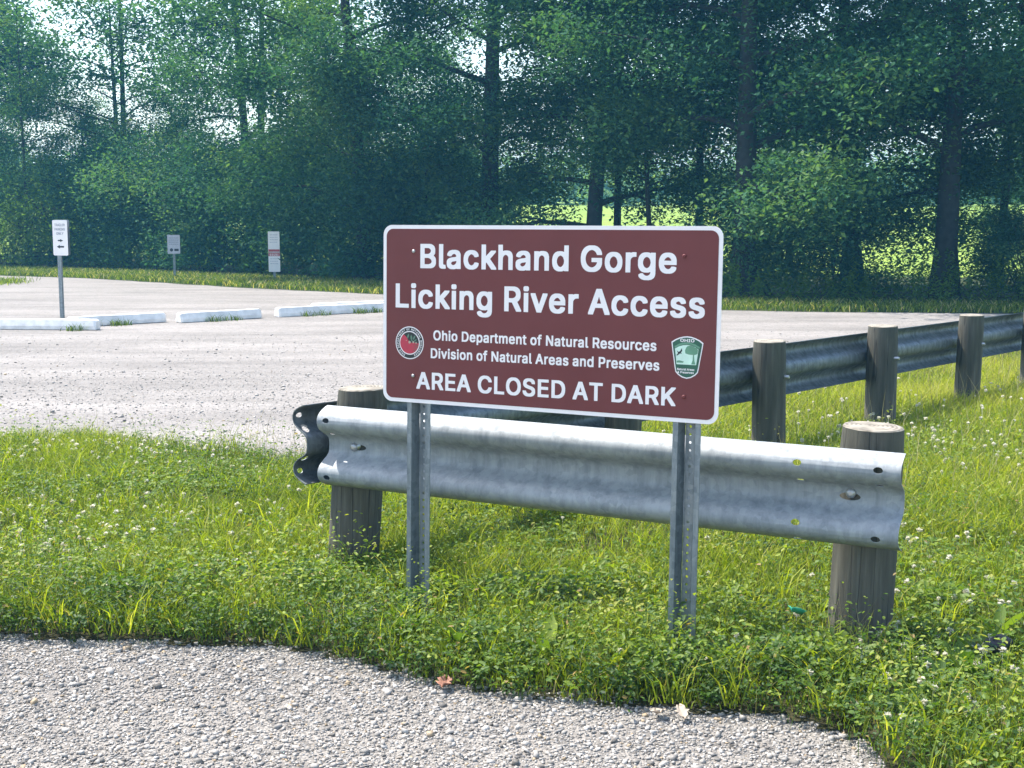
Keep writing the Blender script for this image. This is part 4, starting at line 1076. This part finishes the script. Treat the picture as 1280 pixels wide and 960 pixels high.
curled_leaf('dead_leaf', (-0.19 * K, 3.55 * K, 0.014), .062, M['deadleaf'], 2, 'curled reddish dead leaf on the gravel at the weed edge', 'leaf')
curled_leaf('dry_leaf', (0.385 * K, 3.34 * K, 0.014), .055, M['dryleaf'], 4, 'pale dry leaf on the gravel, left of a pair', 'leaf')
curled_leaf('dry_leaf', (0.445 * K, 3.33 * K, 0.014), .05, M['dryleaf'], 5, 'pale dry leaf on the gravel, right of a pair', 'leaf')
curled_leaf('plastic_scrap', (0.845 * K, 3.80 * K, 0.15), .075, M['teal'], 8, 'small teal plastic scrap caught in the weeds', 'litter')

# ------------------------------------------------------------------ far grass strip, understorey weeds, trees
rng = np.random.default_rng(23)
STRIP = [(-16, 33.5), (-13.1, 30.6), (-11.35, 29.6), (-9.21, 28.4), (-6.97, 26.4), (-5.03, 24.6), (-2.31, 22.55), (0.4, 20.2), (2.93, 18.7), (3.99, 18.35), (6.98, 18.0), (12, 17.6),
         (12, 19.0), (7.67, 19.7), (3.23, 20.4), (-2.76, 26.6), (-8.25, 30.8), (-16, 36)]
STRIP = [(x * K, y * K) for x, y in STRIP]
P = sample(STRIP, 420, rng)
h = 0.06 + 0.10 * rng.random(len(P))
isl = np.column_stack([rng.normal(-11.0, .35, 700), rng.normal(28.0, .5, 700)])
wst = []
for (a, b) in (((-6.7, 15.42), (-4.9, 15.25)), ((-4.9, 15.9), (-4.3, 16.4)), ((-4.1, 16.3), (-3.2, 17.1)), ((-3.0, 17.25), (-1.7, 18.3)), ((-3.0, 17.25), (-1.7, 18.3))):
    for _ in range(3):
        t = rng.random(); c = (np.array(a) + (np.array(b) - np.array(a)) * t) * K; wst.append(rng.normal(c, .06, (26, 2)))
wst = np.concatenate(wst)
parts = [blades(P, 0.0, h, np.full(len(P), 0.018), 0.4 + .5 * rng.random(len(P)), rng, np.where(rng.random(len(P)) < .14, 1.0, np.clip(.20 + rng.normal(0, .15, len(P)), 0, 1))),
         blades(isl, 0.0, 0.08 + .1 * rng.random(len(isl)), np.full(len(isl), 0.015), 0.4 + .5 * rng.random(len(isl)), rng, np.clip(.3 + rng.normal(0, .2, len(isl)), 0, 1)),
         blades(wst, 0.0, 0.05 + .08 * rng.random(len(wst)), np.full(len(wst), 0.010), 0.4 + .5 * rng.random(len(wst)), rng, np.clip(.15 + rng.normal(0, .1, len(wst)), 0, 1))]
V, F, T = join(parts)
tag(mesh_np('strip_grass', V, F, T, M['grass']), 'mown grass strip along the far edge of the gravel lot', 'grass', kind='stuff')

def build_tall_weeds():
    parts = []
    line = [(-19, 38), (-13.5, 34.3), (-8.25, 31.4), (-2.76, 27), (0.6, 23.8), (3.23, 20.7), (5.5, 20.2), (7.67, 19.9), (11, 19.4)]
    for (a, b), (dens, H) in zip(zip(line[:-1], line[1:]), ((16, 1.2), (16, 1.2), (13, .75), (15, .8), (16, .8), (22, .8), (22, .8), (18, .8))):
        a = np.array(a) * K; b = np.array(b) * K; L = np.hypot(*(b - a)); k = int(L * dens)
        t = rng.random(k)[:, None]; nrm = np.array([-(b - a)[1], (b - a)[0]]) / L
        C = a + (b - a) * t + nrm * (rng.random(k)[:, None] * 1.6)
        h = H * rng.uniform(.45, 1.0, k) * (0.7 + 0.6 * vnoise(C, 1.4, 44)); m = 46
        Q = np.repeat(C, m, 0); f = np.tile(np.linspace(.05, 1, m), k); hh = np.repeat(h, m) * f
        Q = Q + rng.normal(0, 1, (len(Q), 2)) * (0.09 * (1.1 - f))[:, None]
        tt = np.clip(np.repeat(rng.normal(.45, .15, k), m) + rng.normal(0, .1, len(Q)), 0, 1)
        parts.append(leaves(np.column_stack([Q, hh]), rng.uniform(.05, .11, len(Q)), .34, .5, rng, tt))
    V, F, T = join(parts)
    tag(mesh_np('tall_weeds', V, F, T, M['leaf_d']), 'waist high leafy weeds along the foot of the tree line', 'weeds', kind='stuff')
build_tall_weeds()

def leaf4(C, size, asp, rng, tint, droop=0.5):
    n = len(C); a = rng.random(n) * 6.283
    d = np.stack([np.cos(a), np.sin(a), rng.normal(-.25, droop, n)], 1); d /= np.linalg.norm(d, axis=1)[:, None]
    nz = np.stack([rng.normal(0, .5, n), rng.normal(0, .5, n), np.ones(n)], 1)
    s = np.cross(nz, d); s /= np.linalg.norm(s, axis=1)[:, None]; u = np.cross(d, s)
    L = size[:, None]
    V = np.stack([C - d * L * .5, C + s * L * asp * .5 + u * L * .08 - d * L * .05, C + d * L * .5 - u * L * .06, C - s * L * asp * .5 + u * L * .08 - d * L * .05], 1)
    b = (np.arange(n) * 4)[:, None]
    return V.reshape(-1, 3), np.concatenate([b + [0, 2, 1], b + [0, 3, 2]], 0), np.repeat(tint, 4)

def make_tree_meshes(seed, H, hb, Rc, r0, stems=1, nclus=420, per=52, lsize=.10, bend=.3, spread=.5, low=1.0, mat='leaf_a', branchy=1.0):
    """trunk mesh with limbs, crown mesh of leaf sprays carried on the limbs"""
    rr = random.Random(seed); rg = np.random.default_rng(seed)
    tm = MB(); tips = []
    for s in range(stems):
        off = Vector((rr.uniform(-.3, .3), rr.uniform(-.2, .2), 0)) if stems > 1 else Vector((0, 0, 0))
        if stems == 2: off = Vector((-.22 if s == 0 else .22, 0, 0))
        if stems == 2: lean = Vector((-.05 if s == 0 else .07, 0, 0))
        else: lean = Vector((rr.uniform(-bend, bend), rr.uniform(-bend, bend), 0)) * (.5 if stems == 1 else 1.4)
        path, rad = [], []; k = 12; hs = H * (1 if s == 0 else rr.uniform(.75, .95))
        for i in range(k + 1):
            t = i / k
            path.append(off * (1 if stems > 2 else min(1, .45 + t)) + lean * hs * t ** 1.4 * .35 + Vector((math.sin(t * 5 + seed) * .12 * bend, math.cos(t * 4 + seed * 2) * .12 * bend, hs * t - .1)))
            rad.append(max(.02, (r0 / stems ** .45) * (1 - .82 * t) * (1 + .5 * max(0, .06 - t) / .06)))
        tm.tube(path, rad, 9, False)
        nb = int((15 + H * .9) * branchy / stems ** .5)
        for b in range(nb):
            hh = hb + (hs * .97 - hb) * (b + rr.random()) / nb
            t = min(.98, hh / hs); i = min(k - 1, int(t * k)); p0 = path[i].lerp(path[i + 1], t * k - i)
            rel = (hh - hb) / max(.1, (hs - hb))
            Lb = Rc * (0.55 + .45 * math.sin(math.pi * min(1, .18 + rel * .8))) * rr.uniform(.65, 1.1) * (1 - .35 * max(0, rel - .6))
            az = b * 2.4 + rr.uniform(-.5, .5); up = rr.uniform(.05, .5) + .5 * rel
            d = Vector((math.cos(az), math.sin(az), up)).normalized()
            bp, br = [], []; nn = 6; p = p0.copy(); step = Lb / nn
            for j in range(nn + 1):
                bp.append(p.copy()); br.append(max(.008, rad[i] * .42 * (1 - j / nn * .85)))
                p = p + d * step
                d = (d + Vector((rr.uniform(-.22, .22), rr.uniform(-.22, .22), rr.uniform(-.24, .10)))).normalized()
                if j >= 1:
                    tips.append((p.copy(), j / nn))
            tm.tube(bp, br, 5, False)
            for sb in range(4):
                j = rr.randint(2, nn - 1); q0 = bp[j]; dd = Vector((math.cos(az + rr.choice((-1, 1)) * rr.uniform(.5, 1.2)), math.sin(az + rr.uniform(-1.2, 1.2)), rr.uniform(-.25, .4))).normalized()
                L2 = Lb * rr.uniform(.25, .5); qp = [q0 + dd * L2 * x + Vector((0, 0, -.1 * x * x * L2)) for x in (0, .5, 1)]
                tm.tube(qp, [br[j] * .5, br[j] * .35, .006], 4, False)
                tips += [(qp[1], .8), (qp[2], 1.0)]
    tp = np.array([tuple(p) for p, w in tips]); tw = np.array([w for p, w in tips])
    pr = tw ** spread * np.where(tp[:, 2] < 6.5, 1.0 * low, .45); pr /= pr.sum()
    ci = rg.choice(len(tp), nclus, p=pr)
    C = tp[ci] + rg.normal(0, 1, (nclus, 3)) * np.array([.34, .34, .24])
    sc = np.where(C[:, 2] > 6.5, 1.6, 1.0) * rg.uniform(.7, 1.3, nclus)
    n = nclus * per
    idx = np.repeat(np.arange(nclus), per)
    L = C[idx] + rg.normal(0, 1, (n, 3)) * np.array([.26, .26, .19]) * sc[idx][:, None]
    # sprays hang a little at their rim
    rel = L[:, :2] - C[idx][:, :2]; L[:, 2] -= .35 * (rel ** 2).sum(1)
    ok = L[:, 2] > .15; L, idx = L[ok], idx[ok]
    lo = .5 * vnoise(np.column_stack([C[:, 0] + .7 * C[:, 1] + 40, C[:, 2] + 40]), 1.1, seed) + .5 * vnoise(np.column_stack([C[:, 1] - .6 * C[:, 0] + 40, C[:, 2] * 1.2 + 40]), .6, seed + 1)
    ctint = np.clip(.42 + 1.1 * (lo - .5) + rg.normal(0, .10, nclus), 0, 1)
    tint = np.clip(ctint[idx] + rg.normal(0, .10, len(L)), 0, 1)
    size = rg.uniform(.55, 1.4, len(L)) * lsize * np.where(L[:, 2] > 6.5, 1.7, 1.0)
    Vv, Ff, Tt = leaf4(L, size, .55, rg, tint)
    return tm, (Vv, Ff, Tt), mat

PROTO = {}
def proto(key, **kw):
    tm, (V, F, T), mat = make_tree_meshes(**kw)
    to = tm.build('trunk', M['bark']); co = mesh_np('crown', V, F, T, M[mat])
    PROTO[key] = (to.data, co.data)
    bpy.data.objects.remove(to); bpy.data.objects.remove(co)

def plant(key, name, x, y, rz, sc, label, cat='tree', group=None, szz=None):
    t = thing(name, label, cat, (x * K, y * K, -0.02), (0, 0, rz), group)
    t.scale = (sc, sc, szz or sc)
    for nm, me in zip(('trunk' if cat == 'tree' else 'stems', 'crown' if cat == 'tree' else 'foliage'), PROTO[key]):
        o = bpy.data.objects.new(nm, me); link(o, t)
    return t

proto('wide', seed=3, H=12, hb=1.9, Rc=3.6, r0=.22, nclus=800, per=74, lsize=.095, mat='leaf_a', low=1.5)
proto('dense', seed=8, H=11, hb=1.3, Rc=3.3, r0=.19, nclus=880, per=74, lsize=.094, mat='leaf_b', low=1.6)
proto('open', seed=14, H=12.5, hb=3.3, Rc=3.7, r0=.20, stems=2, nclus=540, per=62, lsize=.10, mat='leaf_a', low=1.2)
proto('thin', seed=21, H=9, hb=2.4, Rc=1.9, r0=.075, nclus=240, per=50, lsize=.10, mat='leaf_b', low=1.2)
proto('blue', seed=27, H=8.5, hb=1.2, Rc=3.0, r0=.17, nclus=780, per=74, lsize=.10, mat='leaf_c', low=1.2)
proto('shrub', seed=33, H=2.9, hb=.25, Rc=1.7, r0=.05, stems=5, nclus=400, per=60, lsize=.09, bend=.8, spread=.8, mat='leaf_a')
proto('shrub_mid', seed=37, H=2.6, hb=.2, Rc=1.5, r0=.05, stems=5, nclus=380, per=60, lsize=.09, bend=.9, spread=.8, mat='leaf_b')
proto('shrub_pale', seed=41, H=1.9, hb=.15, Rc=1.1, r0=.035, stems=5, nclus=190, per=46, lsize=.08, bend=.9, spread=.8, mat='leaf_d')

def X(u, Y): return (u - 640) / 1650 * Y
TL = [
    ('blue', -20, 38, 0.4, 0.92, 'round blue green tree at the far left edge of the tree line'),
    ('thin', 40, 35, 2.2, 0.8, 'slender leaning tree beside the round blue green tree'),
    ('open', 158, 36.5, 2.3, .80, 'loose open tree left of the twin trunked tree, sky showing through its crown'),
    ('open', 320, 34, 0.15, 1.0, 'tall open tree with twin dark trunks above the large shrub mound'),
    ('dense', 455, 28, 1.1, 1.0, 'full leafy tree whose foliage hangs low just left of the brown sign'),
    ('wide', 612, 26.5, 2.4, 1.0, 'broad tree with dark trunk rising above the middle of the brown sign'),
    ('dense', 742, 25, 3.9, 0.95, 'bushy tree above the right half of the brown sign'),
    ('thin', 770, 26, 5.1, 1.2, 'thin tree close beside the bushy one above the brown sign'),
    ('thin', 812, 24, 0.7, 0.8, 'slim sapling in front of the bright field gap'),
    ('thin', 873, 25, 1.9, 1.25, 'slim tree at the right side of the bright field gap'),
    ('wide', 926, 22, 4.4, 1.0, 'largest thick trunked tree right of the brown sign'),
    ('dense', 1062, 24, 0.9, 1.0, 'leafy tree filling the space between the two thick dark trunks'),
    ('wide', 1182, 21.8, 1.6, 0.96, 'dark trunked tree with a low branch above the rear guard rail'),
    ('thin', 1248, 25, 3.0, 1.25, 'straight thin trunked tree near the right edge'),
    ('dense', 1345, 23, 5.0, 1.05, 'leafy tree at the right edge, partly out of the picture'),
]
for key, u, Y, rz, sc, lab in TL:
    plant(key, 'tree', X(u, Y), Y, rz, sc, lab, group='trees of the front row')
BK = [('dense', 560, 40, 1.0, .62), ('dense', 985, 35, 3.0, .52), ('dense', 1290, 35, 4.1, .58), ('dense', 120, 39, 1.2, .42), ('dense', 225, 40, 4.4, .44), ('blue', 160, 46, 3.3, .52), ('dense', 430, 44, 2.6, .6), ('blue', -70, 44, 2.0, 1.0)]
for key, u, Y, rz, sc in BK:
    plant(key, 'tree', X(u, Y), Y, rz, sc, 'dense tree in the shaded back row of the tree line', group='trees of the back row')
SH_ = [
    ('shrub_pale', 12, 34.5, .3, 1.0, 'pale green weedy bush behind the trailer parking sign'),
    ('shrub_pale', 75, 34, 1.7, 1.1, 'pale green bush rising above the trailer parking sign'),
    ('shrub', 130, 35, 2.0, .95, 'dark shrub between the trailer parking sign and the grey notice sign'),
    ('shrub_mid', 200, 33.5, .5, 1.15, 'rounded shrub directly behind the small grey notice sign'),
    ('shrub', 275, 32.8, 4.0, 1.12, 'largest dark shrub mound between the two far signs'),
    ('shrub', 350, 31.6, 2.9, 1.1, 'dark shrub behind the white sign with the red band'),
    ('shrub_mid', 425, 30, 1.2, 1.15, 'leafy shrub between the red banded sign and the brown sign'),
    ('shrub', 500, 27.8, 3.4, 1.0, 'dark shrub behind the left edge of the brown sign'),
    ('shrub_mid', 590, 27.0, 0.9, .95, 'leafy shrub behind the top edge of the brown sign, left of the bright field gap'),
    ('shrub_mid', 955, 22.6, 2.2, .72, 'low shrub at the foot of the largest thick trunk'),
    ('shrub', 1035, 22.4, 5.6, .70, 'low dark shrub midway between the two thick dark trunks'),
    ('shrub', 1275, 21.5, 1.0, .52, 'low dark shrub at the right edge behind the tall weeds'),
]
for key, u, Y, rz, sc, lab in SH_:
    plant(key, 'shrub', X(u, Y), Y, rz, sc, lab, 'shrub', 'shrubs under the trees')

# sunlit woods beyond the meadow, far enough to read as one mass
def far_woods():
    rg = np.random.default_rng(77); n = 230
    C = np.column_stack([rg.uniform(-75, 75, n), rg.uniform(95, 120, n), np.full(n, 1.9)])
    h = rg.uniform(2.6, 5.6, n); r = rg.uniform(2.0, 3.6, n); m = 330
    idx = np.repeat(np.arange(n), m)
    d = rg.normal(0, 1, (n * m, 3)); d /= np.linalg.norm(d, axis=1)[:, None]
    rad = rg.uniform(.6, 1.05, n * m)[:, None]
    lump_ = (1 + .25 * np.sin(d[:, 0] * 5 + idx) * np.cos(d[:, 2] * 4 + idx * 2))[:, None]
    L = C[idx] + d * rad * lump_ * np.stack([r, r, h * .5], 1)[idx] + np.column_stack([np.zeros(n * m), np.zeros(n * m), h[idx] * .5])
    L = L[L[:, 2] > 0]; t = np.clip(rg.normal(.7, .2, len(L)), 0, 1)
    V, F, T = leaf4(L, rg.uniform(.35, .7, len(L)), .7, rg, t)
    tag(mesh_np('far_woods', V, F, T, M['leaf_d']), 'sunlit far woods glimpsed through gaps in the tree line', 'woods', kind='stuff')
far_woods()

# ------------------------------------------------------------------ added bluish veil volume, standing in for lens glare over the trees
m = bpy.data.materials.new('lens_veil'); m.use_nodes = True; t = m.node_tree; t.nodes.clear()
vo = t.nodes.new('ShaderNodeVolumePrincipled'); oo = t.nodes.new('ShaderNodeOutputMaterial')
vo.inputs['Color'].default_value = (0.16, 0.60, 1.0, 1); vo.inputs['Density'].default_value = 0.0016; vo.inputs['Anisotropy'].default_value = 0.1
t.links.new(vo.outputs[0], oo.inputs['Volume'])
hz = MB(); hz.box(-390, 390, -45, 470, -1.3, 18)
tag(hz.build('veil_box', m), kind='stuff', label='added bluish veil standing in for lens glare over the trees')
